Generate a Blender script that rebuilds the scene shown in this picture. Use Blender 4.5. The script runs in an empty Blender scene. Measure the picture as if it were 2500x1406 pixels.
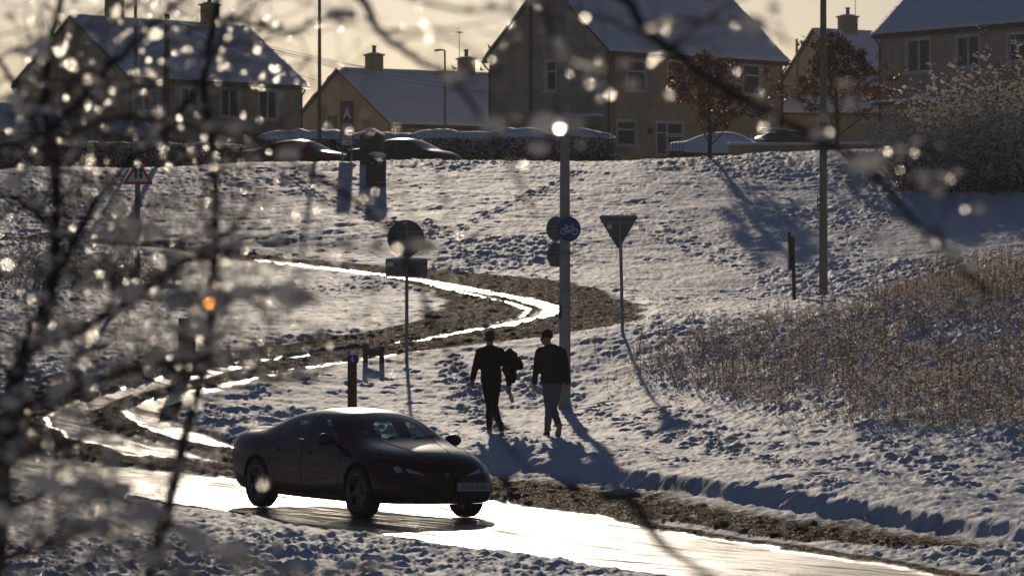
import bpy, bmesh, math, random
import numpy as np
from mathutils import Vector, Matrix
from mathutils.bvhtree import BVHTree

R = math.radians
rnd = random.Random(7)
npr = np.random.RandomState(11)
SC = bpy.context.scene
COL = SC.collection

# ------------------------------------------------------------------ camera
F = 8800.0            # focal length in photograph pixels
CAMZ = 3.0
HY = 703.0
cam_d = bpy.data.cameras.new('camera')
cam_d.sensor_width = 36.0
cam_d.lens = F / 2500.0 * 36.0
cam_d.clip_start = 0.3
cam_d.clip_end = 5000.0
cam_d.dof.use_dof = True
cam_d.dof.focus_distance = 56.0
cam_d.dof.aperture_fstop = 5.0
cam_o = bpy.data.objects.new('camera', cam_d)
COL.objects.link(cam_o)
cam_o.location = (0, 0, CAMZ)
cam_o.rotation_euler = (R(90), 0, 0)
SC.camera = cam_o

# ------------------------------------------------------------------ sky, sun, exposure
SUN_EL, SUN_AZ = 14.5, -2.2         # degrees; azimuth measured from +Y towards +X
w = bpy.data.worlds.new('World'); SC.world = w; w.use_nodes = True
nt = w.node_tree
bg = nt.nodes['Background']
sky = nt.nodes.new('ShaderNodeTexSky'); sky.sky_type = 'NISHITA'
sky.sun_disc = False
sky.sun_elevation = R(SUN_EL); sky.sun_rotation = R(SUN_AZ)
sky.air_density = 1.0; sky.dust_density = 1.0; sky.ozone_density = 1.5
wb = nt.nodes.new('ShaderNodeMix'); wb.data_type = 'RGBA'; wb.blend_type = 'MULTIPLY'; wb.inputs[0].default_value = 1.0
wb.inputs[7].default_value = (0.81, 0.91, 1.21, 1)      # camera white balance, the same over the whole sky
nt.links.new(sky.outputs[0], wb.inputs[6]); nt.links.new(wb.outputs[2], bg.inputs[0])
bg.inputs[1].default_value = 0.05
sd = bpy.data.lights.new('sun', 'SUN'); sd.energy = 5.0; sd.angle = R(0.55); sd.color = (1.0, 0.85, 0.66)
so = bpy.data.objects.new('sun', sd); COL.objects.link(so)
sdir = Vector((math.sin(R(SUN_AZ))*math.cos(R(SUN_EL)), math.cos(R(SUN_AZ))*math.cos(R(SUN_EL)), math.sin(R(SUN_EL))))
so.rotation_euler = sdir.to_track_quat('Z', 'Y').to_euler()
so.location = (0, 60, 60)
SC.view_settings.view_transform = 'Standard'
SC.view_settings.look = 'None'
SC.view_settings.gamma = 1.0
SC.view_settings.exposure = -1.10
SC.cycles.use_denoising = True
SC.cycles.sample_clamp_indirect = 0.0
SC.cycles.caustics_reflective = False
SC.cycles.caustics_refractive = False
SC.cycles.max_bounces = 8
SC.cycles.diffuse_bounces = 3
SC.cycles.glossy_bounces = 3
SC.cycles.transmission_bounces = 6
SC.cycles.transparent_max_bounces = 12
SC.cycles.volume_bounces = 0
SC.cycles.blur_glossy = 0.05

# ------------------------------------------------------------------ helpers
def P(px, py, Y):
    return Vector(((px-1250.0)/F*Y, Y, CAMZ + (HY-py)/F*Y))
def XY(px, Y): return ((px-1250.0)/F*Y, Y)

def tag(o, label=None, cat=None, group=None, kind=None):
    if label: o['label'] = label
    if cat: o['category'] = cat
    if group: o['group'] = group
    if kind: o['kind'] = kind
    return o
def link(name, me, mat=None, parent=None):
    o = bpy.data.objects.new(name, me); COL.objects.link(o)
    if mat is not None:
        if len(me.materials) == 0: me.materials.append(mat)
    if parent is not None: o.parent = parent
    return o
def empty(name, loc, rz=0.0, label=None, cat=None, group=None):
    o = bpy.data.objects.new(name, None); COL.objects.link(o)
    o.location = loc; o.rotation_euler = (0, 0, rz); o.empty_display_size = .2
    return tag(o, label, cat, group)

class MB:
    def __init__(s): s.v = []; s.f = []; s.m = []; s.cm = 0
    def add(s, vs, fs):
        b = len(s.v); s.v.extend([tuple(v) for v in vs])
        for f in fs: s.f.append(tuple(i+b for i in f)); s.m.append(s.cm)
        return s
    def box(s, c, d, M=None):
        x, y, z = d[0]/2, d[1]/2, d[2]/2
        vs = [Vector((sx*x, sy*y, sz*z)) for sx in (-1,1) for sy in (-1,1) for sz in (-1,1)]
        if M is not None: vs = [M @ v for v in vs]
        c = Vector(c)
        return s.add([v + c for v in vs], [(0,1,3,2),(4,6,7,5),(0,4,5,1),(2,3,7,6),(0,2,6,4),(1,5,7,3)])
    def bx(s, x0, x1, y0, y1, z0, z1):
        return s.box(((x0+x1)/2, (y0+y1)/2, (z0+z1)/2), (abs(x1-x0), abs(y1-y0), abs(z1-z0)))
    def tube(s, pts, rad, n=6, cap=True, ry=None):
        pts = [Vector(p) for p in pts]; k = len(pts)
        if not hasattr(rad, '__len__'): rad = [rad]*k
        ref = None; base = len(s.v); vs = []
        for i, p in enumerate(pts):
            t = (pts[min(i+1, k-1)] - pts[max(i-1, 0)])
            if t.length < 1e-9: t = Vector((0, 0, 1))
            t.normalize()
            if ref is None:
                ref = Vector((1, 0, 0)) if abs(t.x) < .9 else Vector((0, 1, 0))
            a = (ref - t*ref.dot(t))
            if a.length < 1e-6: a = t.orthogonal()
            a.normalize(); b = t.cross(a); ref = a
            r1 = rad[i]; r2 = r1 if ry is None else ry[i]
            for j in range(n):
                an = 2*math.pi*j/n
                vs.append(p + a*(r1*math.cos(an)) + b*(r2*math.sin(an)))
        fs = [(i*n+j, i*n+(j+1) % n, (i+1)*n+(j+1) % n, (i+1)*n+j) for i in range(k-1) for j in range(n)]
        if cap:
            fs.append(tuple(reversed(range(n)))); fs.append(tuple((k-1)*n+j for j in range(n)))
        return s.add(vs, fs)
    def lathe(s, prof, n=24, M=None, close=False):
        k = len(prof); vs = []
        for r, z in prof:
            for j in range(n):
                a = 2*math.pi*j/n
                v = Vector((r*math.cos(a), r*math.sin(a), z))
                vs.append(M @ v if M is not None else v)
        fs = [(i*n+j, i*n+(j+1) % n, (i+1)*n+(j+1) % n, (i+1)*n+j) for i in range(k-1) for j in range(n)]
        if close: fs += [((k-1)*n+j, (k-1)*n+(j+1) % n, (j+1) % n, j) for j in range(n)]
        else:
            fs.append(tuple(reversed(range(n)))); fs.append(tuple((k-1)*n+j for j in range(n)))
        return s.add(vs, fs)
    def prism(s, poly, y0, y1):           # polygon in XZ extruded along Y
        n = len(poly)
        vs = [(x, y0, z) for x, z in poly] + [(x, y1, z) for x, z in poly]
        fs = [tuple(range(n)), tuple(reversed(range(n, 2*n)))]
        fs += [(i, n+i, n+(i+1) % n, (i+1) % n) for i in range(n)]
        return s.add(vs, fs)
    def blob(s, c, r, sub=1, jit=.25, sq=(1,1,1)):
        bm = ICO[sub]; c = Vector(c)
        vs = [c + Vector((v[0]*sq[0], v[1]*sq[1], v[2]*sq[2]))*(r*(1+rnd.uniform(-jit, jit))) for v in bm[0]]
        return s.add(vs, bm[1])
    def mesh(s, name, smooth=False, mats=None):
        me = bpy.data.meshes.new(name)
        me.from_pydata([tuple(v) for v in s.v], [], s.f)
        if smooth: me.polygons.foreach_set('use_smooth', [True]*len(me.polygons))
        if mats:
            for m in mats: me.materials.append(m)
            me.polygons.foreach_set('material_index', s.m)
        me.update()
        return me
    def build(s, name, mat=None, parent=None, smooth=False, fix=True):
        me = s.mesh(name, smooth)
        if fix:
            bm = bmesh.new(); bm.from_mesh(me); bmesh.ops.recalc_face_normals(bm, faces=bm.faces); bm.to_mesh(me); bm.free()
        return link(name, me, mat, parent)
ICO = {}
for _s in (1, 2, 3):
    _b = bmesh.new(); bmesh.ops.create_icosphere(_b, subdivisions=_s, radius=1.0)
    ICO[_s] = ([tuple(v.co) for v in _b.verts], [tuple(v.index for v in f.verts) for f in _b.faces]); _b.free()
OCT = (np.array([(1,0,0),(-1,0,0),(0,1,0),(0,-1,0),(0,0,1),(0,0,-1)], float),
       np.array([(0,2,4),(2,1,4),(1,3,4),(3,0,4),(2,0,5),(1,2,5),(3,1,5),(0,3,5)]))

def np_mesh(name, V, Fq, smooth=False):
    me = bpy.data.meshes.new(name)
    V = np.asarray(V, np.float32); Fq = np.asarray(Fq, np.int32)
    n = Fq.shape[1]
    me.vertices.add(len(V)); me.vertices.foreach_set('co', V.ravel())
    me.loops.add(Fq.size); me.loops.foreach_set('vertex_index', Fq.ravel())
    me.polygons.add(len(Fq))
    me.polygons.foreach_set('loop_start', np.arange(0, Fq.size, n, dtype=np.int32))
    try: me.polygons.foreach_set('loop_total', np.full(len(Fq), n, np.int32))
    except Exception: pass
    me.polygons.foreach_set('use_smooth', np.full(len(Fq), smooth))
    me.update(calc_edges=True)
    return me
def flecks(cent, rad, squash=(1,1,1), jit=.35):
    """many little octahedral lumps -> (V, F)"""
    cent = np.asarray(cent); n = len(cent)
    rad = np.asarray(rad).reshape(n, 1, 1)
    sh = OCT[0][None]*np.array(squash)[None, None]*rad*(1+npr.uniform(-jit, jit, (n, 6, 1)))
    V = (cent[:, None] + sh).reshape(-1, 3)
    Fc = (OCT[1][None] + (np.arange(n)*6)[:, None, None]).reshape(-1, 3)
    return V, Fc
def cards(cent, size, up=None, fold=.25):
    """small leaf shaped faces: two triangles folded along the midrib"""
    cent = np.asarray(cent); n = len(cent)
    d = npr.normal(size=(n, 3)); d /= np.linalg.norm(d, axis=1, keepdims=True)
    if up is not None: d = d + np.asarray(up); d /= np.linalg.norm(d, axis=1, keepdims=True)
    e = npr.normal(size=(n, 3)); s = np.cross(d, e); s /= np.linalg.norm(s, axis=1, keepdims=True)
    nn = np.cross(d, s)
    L = (np.asarray(size).reshape(n, 1))*npr.uniform(.7, 1.3, (n, 1)); W = L*.33
    V = np.stack([cent, cent+d*L*.5+s*W+nn*W*fold, cent+d*L, cent+d*L*.5-s*W+nn*W*fold], 1).reshape(-1, 3)
    b = (np.arange(n)*4)[:, None]
    Fc = np.concatenate([b+np.array([[0, 1, 2]]), b+np.array([[0, 2, 3]])])
    return V, Fc
def sticks(A, B, ra, rb):
    """thin three sided tapered sticks from A to B"""
    A = np.asarray(A); B = np.asarray(B); n = len(A)
    t = B-A; t /= (np.linalg.norm(t, axis=1, keepdims=True)+1e-9)
    e = npr.normal(size=(n, 3)); a = np.cross(t, e); a /= (np.linalg.norm(a, axis=1, keepdims=True)+1e-9); b = np.cross(t, a)
    ra = np.broadcast_to(np.asarray(ra, float).reshape(-1, 1), (n, 1)); rb = np.broadcast_to(np.asarray(rb, float).reshape(-1, 1), (n, 1))
    vs = []
    for C, r in ((A, ra), (B, rb)):
        for k in range(3):
            an = 2*math.pi*k/3
            vs.append(C + a*r*math.cos(an) + b*r*math.sin(an))
    V = np.stack(vs, 1).reshape(-1, 3); o = (np.arange(n)*6)[:, None]
    Fc = np.concatenate([o+np.array([f]) for f in ((0,1,4),(0,4,3),(1,2,5),(1,5,4),(2,0,3),(2,3,5))])
    return V, Fc
def join_np(parts):
    Vs, Fs, b = [], [], 0
    for V, Fc in parts:
        Vs.append(V); Fs.append(Fc+b); b += len(V)
    return np.concatenate(Vs), np.concatenate(Fs)

# ------------------------------------------------------------------ numpy noise
def _h(ix, iy, seed):
    n = (ix.astype(np.int64)*374761393 + iy.astype(np.int64)*668265263 + seed*974634777) & 0xFFFFFFFF
    n = ((n ^ (n >> 13))*1274126177) & 0xFFFFFFFF
    return ((n ^ (n >> 16)) & 0xFFFF)/65535.0
def vnoise(x, y, seed=0):
    ix = np.floor(x); iy = np.floor(y); fx = x-ix; fy = y-iy
    ix = ix.astype(np.int64); iy = iy.astype(np.int64)
    u = fx*fx*fx*(fx*(fx*6-15)+10); v = fy*fy*fy*(fy*(fy*6-15)+10)
    a = _h(ix, iy, seed); b = _h(ix+1, iy, seed); c = _h(ix, iy+1, seed); d = _h(ix+1, iy+1, seed)
    return (a*(1-u)+b*u)*(1-v) + (c*(1-u)+d*u)*v      # 0..1
def fbm(x, y, seed=0, o=3):
    s = 0; a = 1; t = 0
    for k in range(o):
        s = s + a*(vnoise(x, y, seed+k*17)-.5); t += a; a *= .5; x, y = x*1.97+y*.31, y*1.97-x*.31
    return s/t*2                                       # about -1..1
def sstep(a, b, x):
    t = np.clip((x-a)/(b-a), 0, 1); return t*t*(3-2*t)

# ------------------------------------------------------------------ terrain: smooth base surface from surveyed points
ANCH = [  # photo x, photo y, distance
 (-300,1110,64.6),(100,1150,59),(500,1195,53.6),(885,1257,47.65),(1140,1262,48.6),(1300,1290,45),(1300,1243,50.6),(1900,1338,43.6),
 (2000,1372,39.5),(2600,1440,35.8),(300,1350,40.6),(1000,1395,37.9),(-300,1250,48),
 (1200,1070,61),(1350,1078,60),(1378,1005,66),(1560,900,70.5),(1517,813,74),(993,889,73),(860,1000,66),(910,891,72.5),
 (700,885,73),(500,915,69.5),(200,1040,64),(0,1080,62.5),(350,1010,65.5),(-300,1000,67),(-300,850,76),
 (1450,812,75.5),(1560,772,80),(1200,690,92),(1200,672,95),(620,632,102),(200,590,105),(-200,575,107),(700,760,84),(450,830,76),(150,850,75),(150,700,90),
 (2010,745,85),(1938,740,83),(1700,745,83),(1700,880,70),(2400,700,80),(2400,900,65),(2400,1075,54),(2400,1216,46.2),(1900,1180,50),(2000,1000,60),(1500,1140,54.5),(2700,700,78),(2700,1100,52),
 (1500,500,111.3),(918,456,116.4),(300,450,120),(1500,396,124.4),(1000,394,124.4),(1735,391,124.9),(2100,366,128.5),(100,411,125),(2400,560,103),(2300,460,117),(2700,450,117),(500,520,112),(1000,560,105),
 (1900,600,101),(-200,480,117),(600,400,125),(2600,370,128)]
ax = np.array([P(*a)[:] for a in ANCH])
extra = []
for X in (-30, -15, 0, 15, 30):
    extra += [(X, 132, 6.95+X*.03), (X, 142, 7.2+X*.03), (X, 165, 8.4+max(0, X)*.02), (X, 186, 9.0)]
    extra += [(X, 28, 0.0)]
ax = np.concatenate([ax, np.array(extra)])
def _tps(A, B):
    d2 = ((A[:, None, 0]-B[None, :, 0])**2*0.8 + (A[:, None, 1]-B[None, :, 1])**2*.55)
    return .5*d2*np.log(d2+1e-6)
_n = len(ax)
_K = _tps(ax, ax) + np.eye(_n)*2.0
_Pm = np.concatenate([np.ones((_n, 1)), ax[:, :2]], 1)
_A = np.zeros((_n+3, _n+3)); _A[:_n, :_n] = _K; _A[:_n, _n:] = _Pm; _A[_n:, :_n] = _Pm.T
_sol = np.linalg.solve(_A, np.concatenate([ax[:, 2], np.zeros(3)]))
def base_z(X, Y):
    X = np.asarray(X, float); Y = np.asarray(Y, float); sh = X.shape
    x = np.clip(X.ravel(), -28, 28); y = np.clip(Y.ravel(), 30, 186)
    out = np.empty(len(x))
    for i in range(0, len(x), 40000):
        B = np.stack([x[i:i+40000], y[i:i+40000]], 1)
        out[i:i+40000] = _tps(B, ax) @ _sol[:_n] + _sol[_n] + B @ _sol[_n+1:]
    return out.reshape(sh)
def unproj(px, py):
    """where the sight line of a photo point meets the smooth ground"""
    ys = np.linspace(34, 185, 1200)
    zz = CAMZ + (HY-py)/F*ys; g = base_z((px-1250)/F*ys, ys)
    k = np.argmax(g >= zz)
    if g[k] < zz[k]: k = len(ys)-1
    y = ys[k]; return ((px-1250)/F*y, y)
def unpoly(pts): return np.array([unproj(*p) for p in pts])

def seg_dist(X, Y, poly, closed=True):
    n = len(poly); d = np.full(X.shape, 1e9)
    for i in range(n if closed else n-1):
        a = poly[i]; b = poly[(i+1) % n]; e = b-a; L = e@e+1e-12
        t = np.clip(((X-a[0])*e[0]+(Y-a[1])*e[1])/L, 0, 1)
        d = np.minimum(d, (X-a[0]-t*e[0])**2+(Y-a[1]-t*e[1])**2)
    return np.sqrt(d)
def inside(X, Y, poly):
    r = np.zeros(X.shape, bool); n = len(poly); j = n-1
    for i in range(n):
        a, b = poly[i], poly[j]
        c = ((a[1] > Y) != (b[1] > Y)) & (X < (b[0]-a[0])*(Y-a[1])/(b[1]-a[1]+1e-12)+a[0])
        r ^= c; j = i
    return r
def sdist(X, Y, poly):
    d = seg_dist(X, Y, poly); return np.where(inside(X, Y, poly), -d, d)

# main road, running from far left to near right past the camera
MAIN_FAR = [(-500,1062),(-200,1080),(0,1098),(200,1122),(570,1166),(900,1195),(1200,1222),(1300,1243),(1600,1294),(1900,1338),(2150,1378),(2300,1408),(2700,1480)]
MAIN_NEAR = [(2300,1520),(1750,1425),(1600,1404),(1400,1378),(1250,1352),(1000,1318),(760,1288),(560,1252),(400,1225),(200,1192),(0,1165),(-500,1110)]
main_poly = unpoly(MAIN_FAR + MAIN_NEAR)
SIDE = [(-300,590),(-100,590),(200,600),(400,612),(600,641),(750,656),(880,672),(980,691),(1060,720),(1085,743),(1060,766),(1000,790),(900,815),(700,845),(540,862),(380,888),
        (200,925),(60,960),(-60,990),(-250,1030),(-400,1060),(0,1110),(570,1180),(1250,1240),(1230,1215),(900,1150),(600,1085),(480,1045),(430,1020),(430,1000),(480,975),(580,945),(700,915),(850,885),(1000,864),(1150,848),(1300,830),
        (1450,812),(1540,796),(1578,775),(1570,750),(1500,716),(1400,696),(1250,678),(1050,662),(850,645),(620,622),(450,602),(200,583),(-100,575),(-300,572)]
side_poly = unpoly(SIDE)
TRACKS = [  # wet wheel tracks on the side road: photo points, half width in metres
 ([(640,1106),(540,1085),(450,1060),(385,1035),(350,1008),(390,982),(500,957),(620,935),(800,900)], .30),
 ([(600,1146),(430,1108),(260,1068),(180,1045),(150,1022),(210,990),(320,957),(500,916),(640,893)], .32),
 ([(520,1132),(330,1090),(200,1062),(130,1040)], .45),
 ([(280,970),(400,930),(520,905),(640,890)], .34),
 ([(560,628),(640,637),(800,657),(1000,682),(1150,709),(1280,732),(1345,752),(1330,772),(1240,794),(1100,818),(960,840)], .22),
 ([(1000,690),(1120,712),(1240,740),(1290,756),(1270,776),(1160,800)], .08),
 ([(960,842),(800,862),(640,880),(500,900)], .17),
 ([(1100,850),(900,876),(620,915)], .14),
]
tracks = [(unpoly(t), w_) for t, w_ in TRACKS]
BANK = [(-500,1040),(-300,1030),(-320,990)]  # unused on the left
bank_line = unpoly([(1000,1128),(1200,1148),(1500,1180),(1800,1232),(2100,1274),(2500,1335),(2800,1390)])
path_lines = [unpoly(p) for p in (
 [(1080,880),(1130,960),(1200,1060),(1260,1120)], [(1290,880),(1360,960),(1500,1010),(1750,1085),(2000,1140),(2400,1190)],
 [(1600,1010),(1800,1095),(2150,1080),(2290,1150),(2350,1195)], [(2025,655),(2070,600),(2120,545),(2165,495)],
 [(1600,560),(1800,640),(1930,690),(1600,760)], [(700,440),(1000,560),(1150,600)], [(1050,545),(1090,570),(1400,420)])]
weed_poly = unpoly([(1545,905),(1600,882),(1700,842),(1800,812),(1900,790),(2050,770),(2200,722),(2350,690),(2500,665),(2650,650),(2650,1085),(2500,1072),(2300,1062),(2100,1046),(1950,1020),(1800,985),(1700,952),(1600,930)])

def footprints():
    out = []
    r2 = random.Random(5)
    for pl in path_lines:
        for rep in range(2):
            off = r2.uniform(-.5, .5); side = 1
            for a, b in zip(pl[:-1], pl[1:]):
                e = b-a; L = np.hypot(*e)+1e-9; n = np.array([-e[1], e[0]])/L; k = 0
                while k < L:
                    p = a + e*(k/L) + n*(off+side*.12+r2.uniform(-.08, .08)); out.append((p[0], p[1], math.atan2(e[1], e[0]), r2.uniform(.05, .1)))
                    side = -side; k += r2.uniform(.55, .8)
    for _ in range(260):          # scattered prints over the trampled pavement and hillside
        px, py = r2.choice([(r2.uniform(560, 1500), r2.uniform(900, 1130)), (r2.uniform(1200, 2500), r2.uniform(1050, 1250)), (r2.uniform(600, 2200), r2.uniform(420, 640))])
        x, y = unproj(px, py); out.append((x, y, r2.uniform(0, 3.1), r2.uniform(.03, .09)))
    return out

def layers(X, Y, Zb):
    """height over the base, and the surface masks"""
    dm = sdist(X, Y, main_poly); ds = sdist(X, Y, side_poly)
    wob = fbm(X*1.3, Y*.8, 3, 3)*.28
    road_m = sstep(.12, -.12, dm+wob*.6)
    road_s = sstep(.25, -.25, ds+wob)
    wet = np.zeros(X.shape)
    for t, w_ in tracks:
        m = (np.abs(X-t[:, 0].mean()) < 30)
        d = seg_dist(X, Y, t, False) + fbm(X*2.2, Y*1.2, 21, 2)*w_*.35
        ends = np.minimum(np.hypot(X-t[0, 0], (Y-t[0, 1])*.5), np.hypot(X-t[-1, 0], (Y-t[-1, 1])*.5)); d = d/np.clip(ends/1.6, .12, 1)
        wet = np.maximum(wet, sstep(w_*1.7, w_*.6, d))
    wet = wet*np.maximum(road_s, road_m)
    asphalt = np.maximum(road_m, wet)
    # brown slush: the side road and a band along the far edge of the main road
    far_side = (dm > -.3) & (Y > 30)
    band = sstep(2.4, .9, dm+wob*1.1)*sstep(-.35, .05, dm)
    nearv = Y < (54.0 - X*1.75) - 4.5        # near verge has hardly any slush
    band = np.where(nearv, band*sstep(.35, .1, dm), band)
    slush = np.clip(np.maximum(road_s, band)*(1-asphalt), 0, 1)
    snow = np.clip(1-asphalt-slush, 0, 1)
    weed = sstep(.5, -.6, sdist(X, Y, weed_poly)+wob)
    # relief
    big = fbm(X*.35, Y*.3, 40, 2)*.07
    mid = fbm(X*1.5, Y*1.25, 50, 3)
    tr = vnoise(X*.22+7, Y*.13+3, 91)                    # how trampled
    tr = .3+1.05*sstep(.38, .68, tr)
    lump = np.abs(fbm(X*2.6, Y*2.2, 60, 3)); lump = (1-np.minimum(lump*2.2, 1))**2
    fine = fbm(X*7.5, Y*5.5, 70, 2); vf = fbm(X*15, Y*9, 75, 2)
    rip = fbm(X*1.3+Y*.5, Y*3.2-X*.3, 77, 3)
    ptch = .55+.6*sstep(.3, .7, vnoise(X*.35+40, Y*.16+11, 92))
    hs = .035 + big*.8 + mid*.032*ptch + lump*.050*tr*ptch + fine*.019*(.45+tr*.85)*ptch + vf*.014 + rip*.024*(1.35-tr)
    hs = hs + weed*(.06+.11*np.maximum(0, fbm(X*2.0, Y*1.8, 33, 3)))
    mb = fbm(X*4.5, Y*3.2, 80, 3)
    hl = .030 + .042*mb + .045*np.maximum(0, fbm(X*9, Y*6, 81, 2))
    rut = np.cos(np.clip(ds, -3.5, 0)*5.2)*.014
    hl = hl + np.where(road_s > .5, rut, 0.0) + band*.03
    hl = hl*(.4+.6*sstep(-.1, .6, np.where(road_s > .5, 9.0, dm)))
    hs = hs*(.25+.75*sstep(0, .6, dm))
    ha = -.005+.0015*fbm(X*.7, Y*.7, 99, 2)
    z = snow*hs + slush*hl + asphalt*ha
    # raised bank of cleared snow along the pavement
    nb = np.argmin([np.hypot(X-b[0], Y-b[1]) for b in bank_line], axis=0) if False else None
    yl = np.interp(X, bank_line[:, 0], bank_line[:, 1])
    gone = sstep(bank_line[0, 0]-1.0, bank_line[0, 0]+.6, X)
    up = sstep(-.24, .24, (Y-yl)*.5 + wob*.12)
    z = z + np.clip(snow+slush, 0, 1)*up*gone*.19*sstep(7.5, 1.5, Y-yl)
    # kerb side drift along the edge of the side road
    z = z + snow*.03*sstep(1.4, .35, ds)*sstep(0, .3, ds)*(1+.6*mid)
    return z, asphalt, slush, snow, weed, wet

# grid: dense where the photograph looks, stretching far beyond it
u_in = np.linspace(-.154, .154, 750)
u_out = .1545 + np.geomspace(.004, 1.9, 26)
U = np.concatenate([-u_out[::-1], u_in, u_out])
v_in = [36.0]
while v_in[-1] < 130: v_in.append(v_in[-1] + .075 + (v_in[-1]-36)*.00125)
V_ = np.concatenate([np.linspace(-30, 35, 26), np.array(v_in), 130 + np.geomspace(.25, 500, 34)])
NU, NV = len(U), len(V_)
GX = U[None, :]*np.maximum(V_, 34)[:, None]; GY = np.repeat(V_[:, None], NU, 1)
GX = np.clip(GX, -600, 600)
ZB = base_z(GX, GY)
dz, asph, slsh, snw, weedm, wetm = layers(GX, GY, ZB)
GZ = ZB + dz
_vi0 = int(np.searchsorted(V_, 36.0))
def near_cells(x, y, r):
    j0, j1 = np.searchsorted(V_, y-r), np.searchsorted(V_, y+r)
    u0, u1 = np.searchsorted(U, (x-r)/max(y, 34)), np.searchsorted(U, (x+r)/max(y, 34))
    return slice(max(j0-1, 0), j1+1), slice(max(u0-1, 0), u1+1)
for fx, fy, fa, fd in footprints():
    sj, si = near_cells(fx, fy, .5)
    dx = GX[sj, si]-fx; dy = GY[sj, si]-fy
    a = dx*math.cos(fa)+dy*math.sin(fa); b = -dx*math.sin(fa)+dy*math.cos(fa)
    q = np.sqrt((a/.17)**2+(b/.085)**2)
    GZ[sj, si] += snw[sj, si]*(-fd*sstep(1.15, .7, q) + .35*fd*np.exp(-((q-1.45)/.32)**2))
def ground(x, y):
    """height of the finished ground by bilinear lookup"""
    j = int(np.clip(np.searchsorted(V_, y)-1, 0, NV-2)); uu = x/max(y, 34); i = int(np.clip(np.searchsorted(U, uu)-1, 0, NU-2))
    tj = (y-V_[j])/(V_[j+1]-V_[j]); ti = (uu-U[i])/(U[i+1]-U[i])
    tj = min(max(tj, 0), 1); ti = min(max(ti, 0), 1)
    return float((GZ[j, i]*(1-ti)+GZ[j, i+1]*ti)*(1-tj) + (GZ[j+1, i]*(1-ti)+GZ[j+1, i+1]*ti)*tj)

# ------------------------------------------------------------------ materials
class NT:
    def __init__(s, name):
        s.m = bpy.data.materials.new(name); s.m.use_nodes = True; s.t = s.m.node_tree
        s.b = s.t.nodes['Principled BSDF']; s.out = s.t.nodes['Material Output']
    def n(s, typ, **kw):
        nd = s.t.nodes.new(typ)
        for k, v in kw.items(): setattr(nd, k, v)
        return nd
    def l(s, a, b): s.t.links.new(a, b)
    def noise(s, scale, detail=3, rough=.5, coord='Object', vec=None):
        t = s.n('ShaderNodeTexNoise'); t.inputs['Scale'].default_value = scale; t.inputs['Detail'].default_value = detail; t.inputs['Roughness'].default_value = rough
        if vec is None:
            c = s.n('ShaderNodeTexCoord'); vec = c.outputs[coord]
        s.l(vec, t.inputs['Vector']); return t
    def ramp(s, fac, stops):
        r = s.n('ShaderNodeValToRGB'); e = r.color_ramp.elements
        e[0].position = stops[0][0]; e[0].color = (*stops[0][1], 1) if hasattr(stops[0][1], '__len__') else (stops[0][1],)*3+(1,)
        e[1].position = stops[-1][0]; e[1].color = (*stops[-1][1], 1) if hasattr(stops[-1][1], '__len__') else (stops[-1][1],)*3+(1,)
        for p, c in stops[1:-1]:
            x = e.new(p); x.color = (*c, 1) if hasattr(c, '__len__') else (c, c, c, 1)
        s.l(fac, r.inputs[0]); return r
    def mix(s, fac, a, b, kind='RGBA'):
        m = s.n('ShaderNodeMix', data_type=kind)
        i = 6 if kind == 'RGBA' else 2
        for k, v in ((0, fac), (i, a), (i+1, b)):
            if hasattr(v, 'is_linked') or hasattr(v, 'links'): s.l(v, m.inputs[k])
            else: m.inputs[k].default_value = v if not (kind == 'RGBA' and k != 0) else (*v, 1)
        return m.outputs[2 if kind == 'RGBA' else 0]
    def bump(s, height, strength, dist=.01):
        b = s.n('ShaderNodeBump'); b.inputs['Strength'].default_value = strength; b.inputs['Distance'].default_value = dist
        s.l(height, b.inputs['Height']); s.l(b.outputs[0], s.b.inputs['Normal']); return b
def simple(name, col, rough=.6, metal=0.0, var=.15, scale=8.0, spec=.5, bump=0.0, bscale=60.0, coat=0.0, rvar=.1):
    t = NT(name)
    nz = t.noise(scale, 4, .6)
    lo = tuple(c*(1-var) for c in col); hi = tuple(min(1, c*(1+var)) for c in col)
    r = t.ramp(nz.outputs[0], [(.3, lo), (.7, hi)])
    t.l(r.outputs[0], t.b.inputs['Base Color'])
    rr = t.ramp(nz.outputs[0], [(.3, max(0.02, rough-rvar)), (.7, min(1, rough+rvar))])
    t.l(rr.outputs[0], t.b.inputs['Roughness'])
    t.b.inputs['Metallic'].default_value = metal
    t.b.inputs['Specular IOR Level'].default_value = spec
    if coat: t.b.inputs['Coat Weight'].default_value = coat; t.b.inputs['Coat Roughness'].default_value = .06
    if bump: t.bump(t.noise(bscale, 4, .6).outputs[0], bump, .01)
    return t.m

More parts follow.
